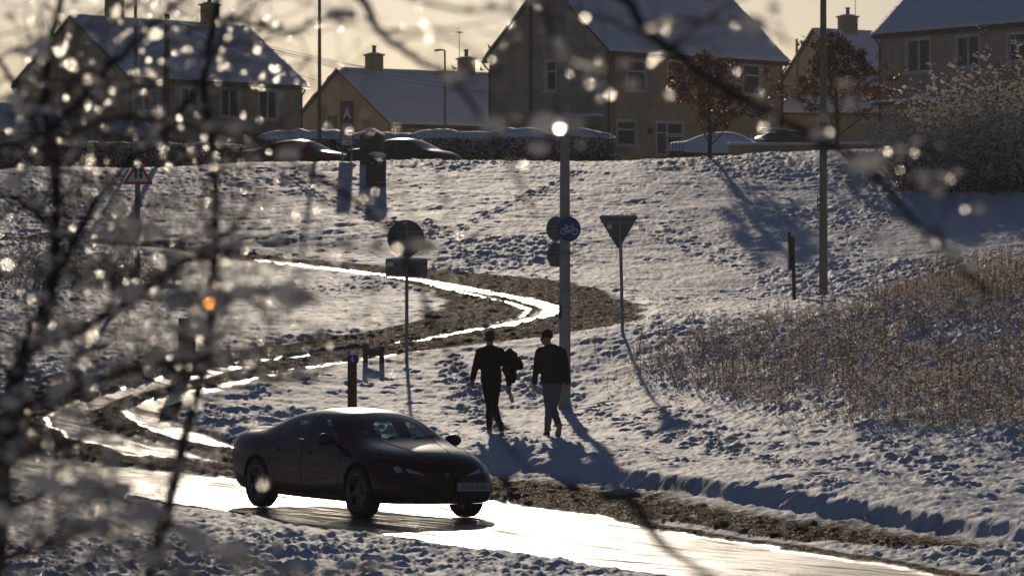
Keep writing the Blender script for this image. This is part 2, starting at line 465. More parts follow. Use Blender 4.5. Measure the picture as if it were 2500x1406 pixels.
def ground_mat():
    t = NT('snow_slush_asphalt')
    at = t.n('ShaderNodeAttribute', attribute_name='surf'); sep = t.n('ShaderNodeSeparateColor'); t.l(at.outputs['Color'], sep.inputs[0])
    co = t.n('ShaderNodeTexCoord').outputs['Object']
    n1 = t.noise(9, 5, .65, vec=co); n2 = t.noise(40, 4, .6, vec=co); n3 = t.noise(1.2, 3, .5, vec=co); n4 = t.noise(34, 4, .7, vec=co)
    def th(ch, nz, lo, hi, amt):     # ragged mask edge
        m = t.n('ShaderNodeMath', operation='MULTIPLY_ADD'); t.l(nz.outputs[0], m.inputs[0]); m.inputs[1].default_value = amt; m.inputs[2].default_value = -amt*.5
        a = t.n('ShaderNodeMath', operation='ADD'); t.l(ch, a.inputs[0]); t.l(m.outputs[0], a.inputs[1])
        r = t.n('ShaderNodeMapRange', interpolation_type='SMOOTHSTEP'); t.l(a.outputs[0], r.inputs[0]); r.inputs[1].default_value = lo; r.inputs[2].default_value = hi
        return r.outputs[0]
    nn = t.n('ShaderNodeMath', operation='ADD'); t.l(n1.outputs[0], nn.inputs[0]); t.l(n2.outputs[0], nn.inputs[1]); n12 = t.n('ShaderNodeMath', operation='MULTIPLY'); t.l(nn.outputs[0], n12.inputs[0]); n12.inputs[1].default_value = .5
    wet = th(sep.outputs[0], n12, .36, .68, 1.3); sl = th(sep.outputs[1], n12, .15, .8, 1.1)
    snow_c = t.ramp(n3.outputs[0], [(.3, (.70, .73, .77)), (.7, (.79, .81, .84))])
    sl_c = t.ramp(n1.outputs[0], [(.28, (.024, .015, .008)), (.47, (.085, .057, .034)), (.62, (.19, .135, .085)), (.78, (.42, .34, .26))])
    as_c = t.ramp(n2.outputs[0], [(.3, (.018, .018, .020)), (.7, (.055, .052, .050))])
    # tyre-drawn streaks of grit and slush film along the main road
    mp = t.n('ShaderNodeMapping'); mp.inputs['Rotation'].default_value = (0, 0, math.atan2(.848, .53)); t.l(co, mp.inputs[0])
    sc2 = t.n('ShaderNodeMapping'); sc2.inputs['Scale'].default_value = (.22, 3.2, 1); t.l(mp.outputs[0], sc2.inputs[0])
    n5 = t.noise(1.0, 6, .68, vec=sc2.outputs[0]); grit = t.ramp(n5.outputs[0], [(.46, 0.0), (.64, .95)])
    as_g = t.mix(grit.outputs[0], as_c.outputs[0], (.075, .056, .038))
    c = t.mix(sl, snow_c.outputs[0], sl_c.outputs[0]); c = t.mix(wet, c, as_g)
    t.l(c, t.b.inputs['Base Color'])
    rs = t.ramp(n1.outputs[0], [(.3, .5), (.65, .85)])
    ra = t.ramp(n3.outputs[0], [(.35, .18), (.65, .32)]); rg = t.mix(grit.outputs[0], ra.outputs[0], .8, 'FLOAT')
    rr = t.mix(sl, .65, rs.outputs[0], 'FLOAT'); rr = t.mix(wet, rr, rg, 'FLOAT')
    t.l(rr, t.b.inputs['Roughness'])
    gl = t.ramp(n2.outputs[0], [(.56, 0.0), (.66, .35)]); sp = t.mix(sl, .02, gl.outputs[0], 'FLOAT'); sw = t.mix(grit.outputs[0], .4, .0, 'FLOAT'); sp = t.mix(wet, sp, sw, 'FLOAT'); t.l(sp, t.b.inputs['Specular IOR Level'])
    # relief: crystals on snow, grit on slush, aggregate under the water film
    h = t.mix(wet, n2.outputs[0], n4.outputs[0], 'FLOAT')
    st = t.mix(sl, .35, 1.0, 'FLOAT'); st = t.mix(wet, st, .22, 'FLOAT')
    b = t.bump(h, .5, .02); t.l(st, b.inputs['Strength'])
    return t.m
GROUND = ground_mat()

def harl(name, c):
    t = NT(name)
    n1 = t.noise(1.1, 4, .6); n2 = t.noise(45, 3, .7)
    r = t.ramp(n1.outputs[0], [(.3, tuple(x*.78 for x in c)), (.7, tuple(x*1.15 for x in c))])
    g = t.ramp(n2.outputs[0], [(.3, .75), (.7, 1.1)])
    m = t.n('ShaderNodeMix', data_type='RGBA', blend_type='MULTIPLY'); m.inputs[0].default_value = 1
    t.l(r.outputs[0], m.inputs[6]); t.l(g.outputs[0], m.inputs[7]); t.l(m.outputs[2], t.b.inputs['Base Color'])
    t.b.inputs['Roughness'].default_value = .92
    t.bump(n2.outputs[0], .6, .02); return t.m
WALLM = harl('roughcast_render', (.56, .44, .28)); WALLP = harl('pinkish_render', (.58, .42, .30)); WALLD = harl('dull_render', (.48, .38, .25))
BRICK = harl('chimney_render', (.34, .25, .17))

def snow_mat(name='settled_snow', trans=0.0, bs=14):
    t = NT(name)
    n = t.noise(bs, 4, .6); r = t.ramp(n.outputs[0], [(.3, (.78, .81, .87)), (.7, (.88, .90, .93))])
    t.l(r.outputs[0], t.b.inputs['Base Color']); t.b.inputs['Roughness'].default_value = .7; t.b.inputs['Specular IOR Level'].default_value = .3
    t.bump(n.outputs[0], .4, .02)
    if trans:
        tr = t.n('ShaderNodeBsdfTranslucent'); tr.inputs[0].default_value = (.95, .90, .82, 1)
        mx = t.n('ShaderNodeMixShader'); mx.inputs[0].default_value = trans
        t.l(t.b.outputs[0], mx.inputs[1]); t.l(tr.outputs[0], mx.inputs[2]); t.l(mx.outputs[0], t.out.inputs[0])
    return t.m
SNOW = snow_mat(); SNOWT = snow_mat('thin_backlit_snow', .62, 60)
def roof_snow_mat():
    t = NT('roof_snow')
    n = t.noise(1.5, 4, .6); r = t.ramp(n.outputs[0], [(.3, (.74, .77, .84)), (.7, (.88, .89, .92))])
    t.l(r.outputs[0], t.b.inputs['Base Color']); t.b.inputs['Roughness'].default_value = .75
    t.bump(t.noise(20, 4, .6).outputs[0], .3, .02); return t.m
ROOFS = roof_snow_mat()
FROST = snow_mat('frosted_weed_snow', .8, 60)
TILE = simple('roof_tile', (.10, .075, .06), .8, var=.3, scale=5)
WHITE = simple('white_upvc', (.72, .70, .66), .4, var=.06)
DKFRAME = simple('brown_window_bar', (.12, .09, .07), .5)
GUTTER = simple('dark_gutter', (.06, .05, .045), .5)
DARK = simple('dark_plastic', (.02, .02, .022), .45)
BLACK = simple('black_rubber', (.015, .015, .015), .7, bump=.3, bscale=200)
GALV = simple('galvanised_steel', (.30, .29, .27), .45, metal=.6, var=.2, scale=12)
SIGNBACK = simple('sign_back_grey', (.17, .165, .15), .5, metal=.3, var=.2, scale=6)
CONC = simple('concrete_column', (.36, .345, .32), .75, var=.22, scale=3, bump=.3)
GREENPOLE = simple('lamp_column_paint', (.22, .20, .14), .55, var=.2, scale=4)
WOOD = simple('weathered_wood', (.10, .065, .04), .8, var=.35, scale=10, bump=.4)
POLEWOOD = simple('telegraph_pole_wood', (.09, .065, .045), .85, var=.3, scale=6)
GREEN = simple('dark_green_paint', (.030, .048, .026), .45, var=.2, scale=5)
BINM = simple('bin_plastic', (.028, .034, .022), .5, var=.25, scale=5)
REDM = simple('sign_red', (.50, .02, .015), .4, var=.1)
SIGNW = simple('sign_white', (.62, .61, .57), .4, var=.08)
SIGNK = simple('sign_black', (.015, .015, .015), .5)
BLUE = simple('sign_blue', (.010, .06, .26), .35, var=.1)
ORANGE = simple('orange_plastic', (.55, .17, .05), .5, var=.15)
BARK = simple('dark_wet_bark', (.045, .030, .019), .6, var=.4, scale=40, bump=.4, bscale=90)
BARK2 = simple('brown_bark', (.06, .042, .03), .8, var=.35, scale=12)

def leaf_mat(name, c, tr=.45, var=.4, gloss=.4):
    t = NT(name)
    inf = t.n('ShaderNodeNewGeometry')
    r = t.ramp(inf.outputs['Random Per Island'], [(0.0, tuple(x*(1-var) for x in c)), (1.0, tuple(min(1, x*(1+var)) for x in c))])
    t.l(r.outputs[0], t.b.inputs['Base Color']); t.b.inputs['Roughness'].default_value = gloss
    tb = t.n('ShaderNodeBsdfTranslucent'); t.l(r.outputs[0], tb.inputs[0])
    mx = t.n('ShaderNodeMixShader'); mx.inputs[0].default_value = tr
    t.l(t.b.outputs[0], mx.inputs[1]); t.l(tb.outputs[0], mx.inputs[2]); t.l(mx.outputs[0], t.out.inputs[0])
    return t.m
OAKLEAF = leaf_mat('russet_oak_leaf', (.125, .050, .022), .35); HEDGELEAF = leaf_mat('hedge_leaf', (.035, .040, .020), .25); STALK = leaf_mat('dry_weed_stalk', (.40, .305, .205), .6)
def drop_mat():
    t = NT('water_drop'); t.b.inputs['Base Color'].default_value = (1, .99, .97, 1)
    n = t.noise(300, 1, .5); r = t.ramp(n.outputs[0], [(.3, .34), (.7, .44)]); t.l(r.outputs[0], t.b.inputs['Roughness'])
    t.b.inputs['Transmission Weight'].default_value = 1.0; t.b.inputs['IOR'].default_value = 1.15
    return t.m
DROP = drop_mat()
def glass_mat(name, tint, transp, rough=.03):
    t = NT(name)
    n = t.noise(3, 2, .5); r = t.ramp(n.outputs[0], [(.3, rough), (.7, rough*1.6)])
    g = t.n('ShaderNodeBsdfGlossy'); g.inputs[0].default_value = (1, 1, 1, 1); t.l(r.outputs[0], g.inputs['Roughness'])
    tr = t.n('ShaderNodeBsdfTransparent'); tr.inputs[0].default_value = (*[x*transp for x in tint], 1)
    lw = t.n('ShaderNodeLayerWeight'); lw.inputs[0].default_value = .5
    pw = t.n('ShaderNodeMath', operation='POWER'); t.l(lw.outputs['Facing'], pw.inputs[0]); pw.inputs[1].default_value = 4.0
    fr = t.n('ShaderNodeMath', operation='MULTIPLY_ADD'); t.l(pw.outputs[0], fr.inputs[0]); fr.inputs[1].default_value = .8; fr.inputs[2].default_value = .05
    mx = t.n('ShaderNodeMixShader'); t.l(fr.outputs[0], mx.inputs[0]); t.l(tr.outputs[0], mx.inputs[1]); t.l(g.outputs[0], mx.inputs[2])
    t.l(mx.outputs[0], t.out.inputs[0]); return t.m
CARGLASS = glass_mat('tinted_car_glass', (.72, .92, .84), .78)
def pane_mat():
    t = NT('house_window_pane')
    n = t.noise(1.3, 3, .5, coord='Object'); r = t.ramp(n.outputs[0], [(.3, (.03, .028, .025)), (.7, (.10, .09, .075))])
    t.l(r.outputs[0], t.b.inputs['Base Color']); t.b.inputs['Roughness'].default_value = .12; return t.m
PANE = pane_mat()

# ------------------------------------------------------------------ the ground: snow field, main road and side road share one surface
Vall = np.stack([GX, GY, GZ], -1).reshape(-1, 3)
ii, jj = np.meshgrid(np.arange(NU-1), np.arange(NV-1))
Q = np.stack([jj*NU+ii, jj*NU+ii+1, (jj+1)*NU+ii+1, (jj+1)*NU+ii], -1).reshape(-1, 4)
dmn = sdist(GX, GY, main_poly).ravel(); dsd = sdist(GX, GY, side_poly).ravel()
qm = dmn[Q].mean(1) < .12; qs = (dsd[Q].mean(1) < .3) & ~qm
surf = np.stack([asph.ravel(), slsh.ravel(), snw.ravel(), np.ones(NU*NV)], -1).astype(np.float32)
def ground_piece(name, sel):
    q = Q[sel]; used = np.unique(q); remap = np.full(NU*NV, -1, np.int64); remap[used] = np.arange(len(used))
    me = np_mesh(name, Vall[used], remap[q], True)
    a = me.color_attributes.new('surf', 'FLOAT_COLOR', 'POINT'); a.data.foreach_set('color', surf[used].ravel())
    o = link(name, me, GROUND); return tag(o, kind='structure')
tag(ground_piece('snow_ground', ~(qm | qs)), 'lumpy trampled snow covering the verges and the hillside')
tag(ground_piece('main_road', qm), 'wet dark main road glaring in the low sun')
tag(ground_piece('side_road', qs), 'side road bending back uphill under brown slush with wet wheel tracks')

# ------------------------------------------------------------------ houses
def wall_face(mb, L, H, opens, inv, depth=.14, origin=0.0):
    """wall in the local x-z plane at y=0 with rectangular openings and their reveals; inv maps local xyz"""
    xs = sorted(set([0, L] + [v for o in opens for v in (o[0], o[2])])); zs = sorted(set([0, H] + [v for o in opens for v in (o[1], o[3])]))
    for a, b in zip(xs[:-1], xs[1:]):
        for c, d in zip(zs[:-1], zs[1:]):
            mx, mz = (a+b)/2, (c+d)/2
            if any(o[0] < mx < o[2] and o[1] < mz < o[3] for o in opens): continue
            mb.add([inv(a, 0, c), inv(b, 0, c), inv(b, 0, d), inv(a, 0, d)], [(0, 1, 2, 3)])
    for x0, z0, x1, z1 in opens:
        q = [(x0, z0), (x1, z0), (x1, z1), (x0, z1)]
        for (a, c), (b, d) in zip(q, q[1:]+q[:1]):
            mb.add([inv(a, 0, c), inv(b, 0, d), inv(b, depth, d), inv(a, depth, c)], [(0, 1, 2, 3)])

def make_window(root, inv, o, style, fmat=None):
    x0, z0, x1, z1 = o; w_, h_ = x1-x0, z1-z0; fw = .075
    m = MB()
    def bar(a, b, c, d, y0=.03, y1=.10):
        vs = [inv(x, y, z) for x in (a, b) for y in (y0, y1) for z in (c, d)]
        m.add(vs, [(0,1,3,2),(4,6,7,5),(0,4,5,1),(2,3,7,6),(0,2,6,4),(1,5,7,3)])
    bar(x0, x0+fw, z0, z1); bar(x1-fw, x1, z0, z1); bar(x0+fw, x1-fw, z0, z0+fw); bar(x0+fw, x1-fw, z1-fw, z1)
    # projecting surround
    s = .07
    bar(x0-s, x0-.002, z0-s, z1+s, -.03, .02); bar(x1+.002, x1+s, z0-s, z1+s, -.03, .02); bar(x0, x1, z1+.002, z1+s, -.03, .02)
    lights = []
    ix0, ix1, iz0, iz1 = x0+fw, x1-fw, z0+fw, z1-fw
    if style == 'transom':
        zt = iz0+(iz1-iz0)*.66; bar(ix0, ix1, zt-.04, zt+.04); lights = [(ix0, iz0, ix1, zt-.04), (ix0, zt+.04, ix1, iz1)]
    elif style == 'pair':
        xm = (ix0+ix1)/2; bar(xm-.05, xm+.05, iz0, iz1); lights = [(ix0, iz0, xm-.05, iz1), (xm+.05, iz0, ix1, iz1)]
    else:   # glazed door: side light and door with cross bars
        xm = ix0+(ix1-ix0)*.4; bar(xm-.06, xm+.06, iz0, iz1); bar(xm+.06, ix1, iz0+(iz1-iz0)*.62, iz0+(iz1-iz0)*.62+.09)
        bar(ix0, xm-.06, iz0+(iz1-iz0)*.66, iz0+(iz1-iz0)*.66+.06); zq = iz0+(iz1-iz0)*.62; zr = iz0+(iz1-iz0)*.66
        lights = [(ix0, iz0, xm-.06, zr), (ix0, zr+.06, xm-.06, iz1), (xm+.06, iz0, ix1, zq), (xm+.06, zq+.09, ix1, iz1)]
    wo = m.build('window' if style != 'door' else 'glazed_door', fmat or WHITE, root)
    for a, c, b, d in lights:
        k = MB(); k.add([inv(x, y, z) for x in (a, b) for y in (.07, .085) for z in (c, d)], [(0,1,3,2),(4,6,7,5),(0,4,5,1),(2,3,7,6),(0,2,6,4),(1,5,7,3)])
        k.build('pane', PANE, wo)
    if style != 'door':
        k = MB(); k.add([inv(x, y, z) for x in (x0-.12, x1+.12) for y in (-.09, .05) for z in (z0-.09, z0-.004)], [(0,1,3,2),(4,6,7,5),(0,4,5,1),(2,3,7,6),(0,2,6,4),(1,5,7,3)])
        k.build('sill', WHITE, wo)
    return wo

def roof_slope(mb, A, B, C, D, th, nu, nv, amp, seed, ragged=.05):
    """bumpy slab over quad A-B (eave) D-C (ridge); th thickness along the normal"""
    A, B, C, D = [Vector(p) for p in (A, B, C, D)]
    n = (B-A).cross(D-A).normalized()
    if n.z < 0: n = -n
    us = np.linspace(0, 1, nu+1); vs = np.linspace(0, 1, nv+1)
    UU, VV = np.meshgrid(us, vs); L = (B-A).length; S = (D-A).length
    nz = fbm(UU*L*.9, VV*S*.9, seed, 3)*amp + .5*amp*np.cos(VV*S/.34*2*math.pi)*.45
    top = []
    rg = [rnd.uniform(-ragged, ragged) for _ in range(nu+1)]
    re = [rnd.uniform(-ragged, ragged) for _ in range(nv+1)]
    for j in range(nv+1):
        for i in range(nu+1):
            p = A.lerp(B, us[i]).lerp(D.lerp(C, us[i]), vs[j])
            if j == 0: p = p + (A-D).normalized()*rg[i]
            if i == 0: p = p + (A-B).normalized()*re[j]
            if i == nu: p = p + (B-A).normalized()*re[j]
            edge = .45 if (j == 0 or i in (0, nu)) else 1.0
            top.append(p + n*(th*edge + float(nz[j, i])))
    bot = [A, B, C, D]
    N = nu+1
    fs = [(j*N+i, j*N+i+1, (j+1)*N+i+1, (j+1)*N+i) for j in range(nv) for i in range(nu)]
    b = len(top); vsl = top + bot
    fs.append(tuple([b+1, b]+list(range(0, N))))
    fs.append(tuple([b, b+3]+[j*N for j in range(nv, -1, -1)]))
    fs.append(tuple([b+2, b+1]+[j*N+nu for j in range(0, nv+1)]))
    mb.add(vsl, fs)

class House:
    def __init__(s, name, label, corner, phi, Lu, Lv, zb, eave, ridge, wall, ov=.35, group='houses along the top of the hill'):
        s.root = tag(empty(name, (corner[0], corner[1], zb), phi, label, 'house', group), kind='thing')
        s.c, s.phi, s.Lu, s.Lv, s.zb = corner, phi, Lu, Lv, zb
        s.eh, s.rh, s.wm, s.ov = eave-zb, ridge-zb, wall, ov
        s.u = (math.cos(phi), math.sin(phi)); s.v = (-math.sin(phi), math.cos(phi)); s.fo = []; s.go = []
    def front(s, px, py):     # photo point -> local (x, z) on the front face
        k = (px-1250)/F; x = (k*s.c[1]-s.c[0])/(s.u[0]-k*s.u[1]); Y = s.c[1]+x*s.u[1]
        return x, CAMZ+(HY-py)/F*Y - s.zb
    def gable(s, px, py):
        k = (px-1250)/F; y = (k*s.c[1]-s.c[0])/(s.v[0]-k*s.v[1]); Y = s.c[1]+y*s.v[1]
        return y, CAMZ+(HY-py)/F*Y - s.zb
    def rect(s, r, face):
        f = s.front if face == 'f' else s.gable
        a = f(r[0], r[3]); b = f(r[2], r[1]); return (min(a[0], b[0]), a[1], max(a[0], b[0]), b[1])
    def fi(s, x, y, z): return (x, y, z)
    def gi(s, x, y, z): return (y, x, z)
    def build(s, fw, gw, chim=(), fmat=None, aerial=None, seed=1, glabel=None):
        eh, rh, Lu, Lv, ov = s.eh, s.rh, s.Lu, s.Lv, s.ov
        fo = [s.rect(r, 'f') for r, _ in fw]; go = [s.rect(r, 'g') for r, _ in gw]
        m = MB()
        wall_face(m, Lu, eh, fo, s.fi); wall_face(m, Lv, eh, go, s.gi)
        m.add([(0, Lv, 0), (Lu, Lv, 0), (Lu, Lv, eh), (0, Lv, eh)], [(0, 1, 2, 3)])
        m.add([(Lu, 0, 0), (Lu, Lv, 0), (Lu, Lv, eh), (Lu, 0, eh)], [(0, 1, 2, 3)])
        for x in (0, Lu): m.add([(x, 0, eh), (x, Lv, eh), (x, Lv/2, rh-.06)], [(0, 1, 2)])
        # dark inside so that the openings do not show daylight
        wl = m.build('wall', s.wm, s.root, fix=False)
        for (r, st), o in zip(fw, fo): make_window(s.root, s.fi, o, st, fmat)
        for (r, st), o in zip(gw, go): make_window(s.root, s.gi, o, st, fmat)
        pitch = (rh-eh)/(Lv/2)
        z0 = eh-pitch*ov; og = .12
        m = MB(); t = .12
        for y0, ym in ((-ov, Lv/2), (Lv+ov, Lv/2)):
            A, B, C, D = (-og, y0, z0), (Lu+og, y0, z0), (Lu+og, ym, rh), (-og, ym, rh)
            m.add([A, B, C, D] + [(a[0], a[1], a[2]+t) for a in (A, B, C, D)], [(0,1,2,3),(4,5,6,7),(0,1,5,4),(1,2,6,5),(3,0,4,7)])
        rf = m.build('roof', TILE, s.root)
        m = MB()
        roof_slope(m, (-og-.02, -ov-.05, z0+t+.004), (Lu+og+.02, -ov-.05, z0+t+.004), (Lu+og+.02, Lv/2, rh+t+.004), (-og-.02, Lv/2, rh+t+.004), .10, 46, 44, .022, seed)
        roof_slope(m, (Lu+og+.02, Lv+ov+.05, z0+t+.004), (-og-.02, Lv+ov+.05, z0+t+.004), (-og-.02, Lv/2, rh+t+.004), (Lu+og+.02, Lv/2, rh+t+.004), .10, 40, 14, .022, seed+5)
        m.build('roof_snow', ROOFS, rf, smooth=True)
        m = MB(); m.tube([(-og, -ov-.06, z0+.02), (Lu+og, -ov-.06, z0+.02)], .065, 8)
        m.bx(0, Lu, -ov+.02, -.003, z0-.02, z0+.04); m.bx(-.02, Lu+.02, -ov+.0, -ov+.03, z0-.09, z0+.05)
        m.build('gutter', GUTTER, s.root)
        m = MB(); m.tube([(-og-.01, Lv+ov+.06, z0+.02), (Lu+og, Lv+ov+.06, z0+.02)], .065, 8); m.build('gutter', GUTTER, s.root)
        for (x, y, d) in ((.12, -.09, 1), (Lu-.12, -.09, 1)):
            m = MB(); m.tube([(x, -ov-.06, z0), (x, -ov+.1, z0-.22), (x, y, z0-.4), (x, y, .0)], .045, 8)
            for q in range(3): m.tube([(x, y, eh*.25*(q+1)), (x, y, eh*.25*(q+1)+.08)], .062, 8)
            m.build('downpipe', GUTTER, s.root)
        m = MB(); m.tube([(-.05, Lv+ov+.06, z0), (-.05, Lv+ov-.1, z0-.22), (-.08, Lv-.1, z0-.45), (-.08, Lv-.1, 0)], .045, 8); m.build('downpipe', GUTTER, s.root)
        for (x, w_, d_, h_, pots) in chim:
            m = MB(); zc = rh-.5; top = rh+t+h_
            m.bx(x-w_/2, x+w_/2, Lv/2-d_/2, Lv/2+d_/2, zc, top)
            m.bx(x-w_/2-.07, x+w_/2+.07, Lv/2-d_/2-.07, Lv/2+d_/2+.07, top, top+.09)
            co = m.build('chimney', BRICK, s.root)
            for k in range(pots):
                px_ = x + (k-(pots-1)/2)*.34
                m = MB(); m.lathe([(.13, 0), (.11, .05), (.10, .38), (.135, .40), (.135, .46), (.09, .46)], 12, Matrix.Translation((px_, Lv/2, top+.09))); m.build('chimney_pot', BRICK, co)
            m = MB(); m.blob((x, Lv/2, top+.10), 1.0, 2, .06, (w_/2+.06, d_/2+.06, .09)); m.build('snow_cap', SNOW, co, smooth=True)
        return s
def yagi(root, base, h, L=.9, n=7, rz=0.0, vert=False):
    m = MB(); b = Vector(base); m.tube([b, b+Vector((0, 0, h))], .02, 6)
    t = b+Vector((0, 0, h-.08)); d = Vector((math.cos(rz), math.sin(rz), 0)); q = Vector((-d.y, d.x, 0)) if not vert else Vector((0, 0, 1))
    m.tube([t-d*L*.5, t+d*L*.5], .014, 5)
    for k in range(n):
        p = t + d*(L*(-.48+.96*k/(n-1))); w_ = .20-.06*k/n
        m.tube([p-q*w_, p+q*w_], .008, 4)
    m.tube([t-d*L*.45+Vector((0, 0, .22))-q*.0, t-d*L*.45-Vector((0, 0, .22))], .01, 4)
    for zz in (-.2, .2): m.tube([t-d*L*.45-q*.25+Vector((0, 0, zz)), t-d*L*.45+q*.25+Vector((0, 0, zz))], .008, 4)
    return m.build('aerial', GALV, root)

# two-storey house in the middle
hc = House('house', 'tall two storey tan house with wide snowy roof behind the rounded hedge', XY(1480, 172), R(42.6), 12.3, 8.3, 8.9, 14.45, 17.95, WALLM)
hc.build([((1532,150,1577,220), 'transom'), ((1630,152,1675,218), 'transom'), ((1815,160,1856,230), 'transom'), ((1507,296,1553,354), 'transom'), ((1603,300,1668,378), 'door')],
         [((1332,148,1357,223), 'transom')], seed=3)
m = MB(); y, z = hc.gable(1298, 0); m.tube([(-.07, y, hc.gable(1298, 270)[1]), (-.07, y, z+1.4)], .085, 8)
for q in (45, 145, 246): m.tube([(-.07, y, hc.gable(1298, q)[1]), (-.07, y, hc.gable(1298, q)[1]+.09)], .11, 8)
m.build('flue_pipe', GUTTER, hc.root)
m = MB(); a = hc.gable(1475, 290); b = hc.gable(1388, 278); m.bx(-.55, -.02, a[0], b[0], a[1], a[1]+.1); cn = m.build('door_canopy', WALLD, hc.root)
m = MB(); m.bx(-.58, -.02, a[0]-.03, b[0]+.03, a[1]+.104, a[1]+.24); m.build('snow_cap', SNOW, cn)
m = MB(); y, z = hc.gable(1342, 122); m.bx(-.05, -.003, y-.11, y+.11, z-.17, z+.17); m.build('vent_plate', WALLD, hc.root)
m = MB(); x, z = hc.front(1487, 125); m.tube([(x+.3, -.06, 0), (x+.3, -.06, z)], .05, 8); m.build('downpipe', WALLD, hc.root)
m = MB(); x, z = hc.front(1585, 318); m.bx(x-.1, x+.1, -.16, -.003, z-.2, z+.1); m.build('wall_lamp', DARK, hc.root)

hl = House('house', 'two storey house with long snowy roof and two chimneys behind the telegraph pole', XY(310, 172), R(43.9), 11.0, 8.7, 7.8, 13.16, 16.1, WALLM)
hl.build([((632,222,677,290), 'pair'), ((540,218,583,285), 'pair'), ((442,216,485,272), 'pair'), ((350,222,387,270), 'pair')], [((215,225,250,290), 'pair')],
         chim=((2.6, .75, .6, 1.05, 1), (8.6, .72, .6, .95, 1)), seed=9)
yagi(hl.root, (8.9, 4.35, 4+4.6), 1.9, rz=1.0)

hb = House('bungalow', 'low bungalow with snowy roof and two chimneys between the taller houses', XY(950, 186), R(33), 14.0, 10.4, 8.6, 11.52, 14.45, WALLD)
hb.build([((1000,318,1050,350), 'pair')], [], chim=((2.2, .72, .72, .75, 1), (8.0, .7, .72, .75, 1)), seed=15)
yagi(hb.root, (7.55, 5.2, 5.9), 2.35, rz=.8)
m = MB(); y, z = hb.gable(812, 322); m.bx(-.06, -.003, y-.45, y+.45, 0, z+.85); m.build('side_door', DKFRAME, hb.root)

hs = House('house', 'small gabled house partly hidden behind the tall houses with stubby chimney', XY(2075, 193), R(35), 9.0, 5.9, 9.1, 14.0, 16.9, WALLM)
hs.build([], [], chim=((2.35, .85, .7, .72, 1),), seed=21)
yagi(hs.root, (2.85, 2.9, 7.6), 3.2, rz=.5)
m = MB(); y, z = hs.gable(1948, 105); m.tube([(-.08, y, 0), (-.08, y, z+.2)], .07, 8); m.build('flue_pipe', BRICK, hs.root)

hr = House('house', 'pinkish two storey house with snowy roof rising behind the snowy thicket', XY(2147, 165), R(-53.6), 15.5, 8.2, 9.3, 14.75, 18.3, WALLP)
hr.build([((2213,93,2270,178), 'pair'), ((2335,85,2390,165), 'pair'), ((2462,78,2520,150), 'transom')], [], seed=27)
m = MB(); x0, z0 = hr.front(2147, 258); m.bx(0, 8, -.62, -.003, z0, z0+.09); cn = m.build('porch_roof', TILE, hr.root)
m = MB(); m.bx(-.03, 8.03, -.65, -.003, z0+.094, z0+.2); m.build('snow_cap', SNOW, cn)

def lean_to(name, label, c, phi, L, D, zb, h0, h1, cat='outbuilding'):
    r = tag(empty(name, (c[0], c[1], zb), phi, label, cat), kind='thing')
    m = MB(); m.add([(0,0,0),(L,0,0),(L,D,0),(0,D,0),(0,0,h0),(L,0,h0),(L,D,h1),(0,D,h1)], [(0,1,5,4),(1,2,6,5),(2,3,7,6),(3,0,4,7),(4,5,6,7)]); m.build('wall', WALLD, r)
    m = MB(); o = .2; m.add([(-o,-o,h0-.02),(L+o,-o,h0-.02),(L+o,D+o,h1+.02),(-o,D+o,h1+.02),(-o,-o,h0+.1),(L+o,-o,h0+.1),(L+o,D+o,h1+.14),(-o,D+o,h1+.14)], [(0,1,2,3),(4,5,6,7),(0,1,5,4),(1,2,6,5),(2,3,7,6),(3,0,4,7)]); rf = m.build('roof', TILE, r)
    m = MB(); roof_slope(m, (-o, -o-.02, h0+.104), (L+o, -o-.02, h0+.104), (L+o, D+o, h1+.144), (-o, D+o, h1+.144), .12, 24, 12, .02, 50+int(L*7)); m.build('roof_snow', ROOFS, rf, smooth=True)
    for k in range(4):      # rows of bare tile showing through
        mm = MB(); zz = h0+.25+(h1-h0)*(.2+.16*k); yy = -o+(D+2*o)*(.2+.16*k); mm.box((L*.62+k*.05, yy, h0+.24+(h1-h0)*(.2+.16*k)), (.7, .06, .03)); mm.build('bare_tile_row', TILE, rf)
    return r
lean_to('garage', 'low outbuilding with a snowy sloping roof beside the tall tan house', XY(1890, 184), R(12), 7.0, 3.0, 9.1, 2.75, 3.65)
lean_to('outhouse', 'low outhouse with snowy roof streaked by bare tiles at the left edge', XY(-60, 166), R(22), 4.4, 3.4, 7.9, 2.2, 3.6)
lean_to('porch', 'small snowy roofed porch in front of the house behind the telegraph pole', XY(302, 169), R(43.9), 2.6, 1.6, 8.0, 2.0, 2.7)

# ------------------------------------------------------------------ street furniture
def on_ground(px, Y, sink=.03):
    x, y = XY(px, Y); return Vector((x, y, ground(x, y)-sink))
def text_mesh(s, size, depth=.002, spacing=1.0):
    cu = bpy.data.curves.new('txt', 'FONT'); cu.body = s; cu.size = size; cu.extrude = depth; cu.align_x = 'CENTER'; cu.align_y = 'CENTER'; cu.resolution_u = 3; cu.space_character = spacing
    o = bpy.data.objects.new('txt', cu); COL.objects.link(o)
    dg = bpy.context.evaluated_depsgraph_get(); me = bpy.data.meshes.new_from_object(o.evaluated_get(dg))
    bpy.data.objects.remove(o); return me
def text_obj(s, size, mat, parent, loc, spacing=1.0, name='lettering'):
    me = text_mesh(s, size, .0015, spacing); me.materials.clear()
    o = link(name, me, mat, parent); o.rotation_euler = (R(90), 0, 0); o.location = loc; return o
def disc(r, n=32): return [(r*math.cos(2*math.pi*k/n), r*math.sin(2*math.pi*k/n)) for k in range(n)]
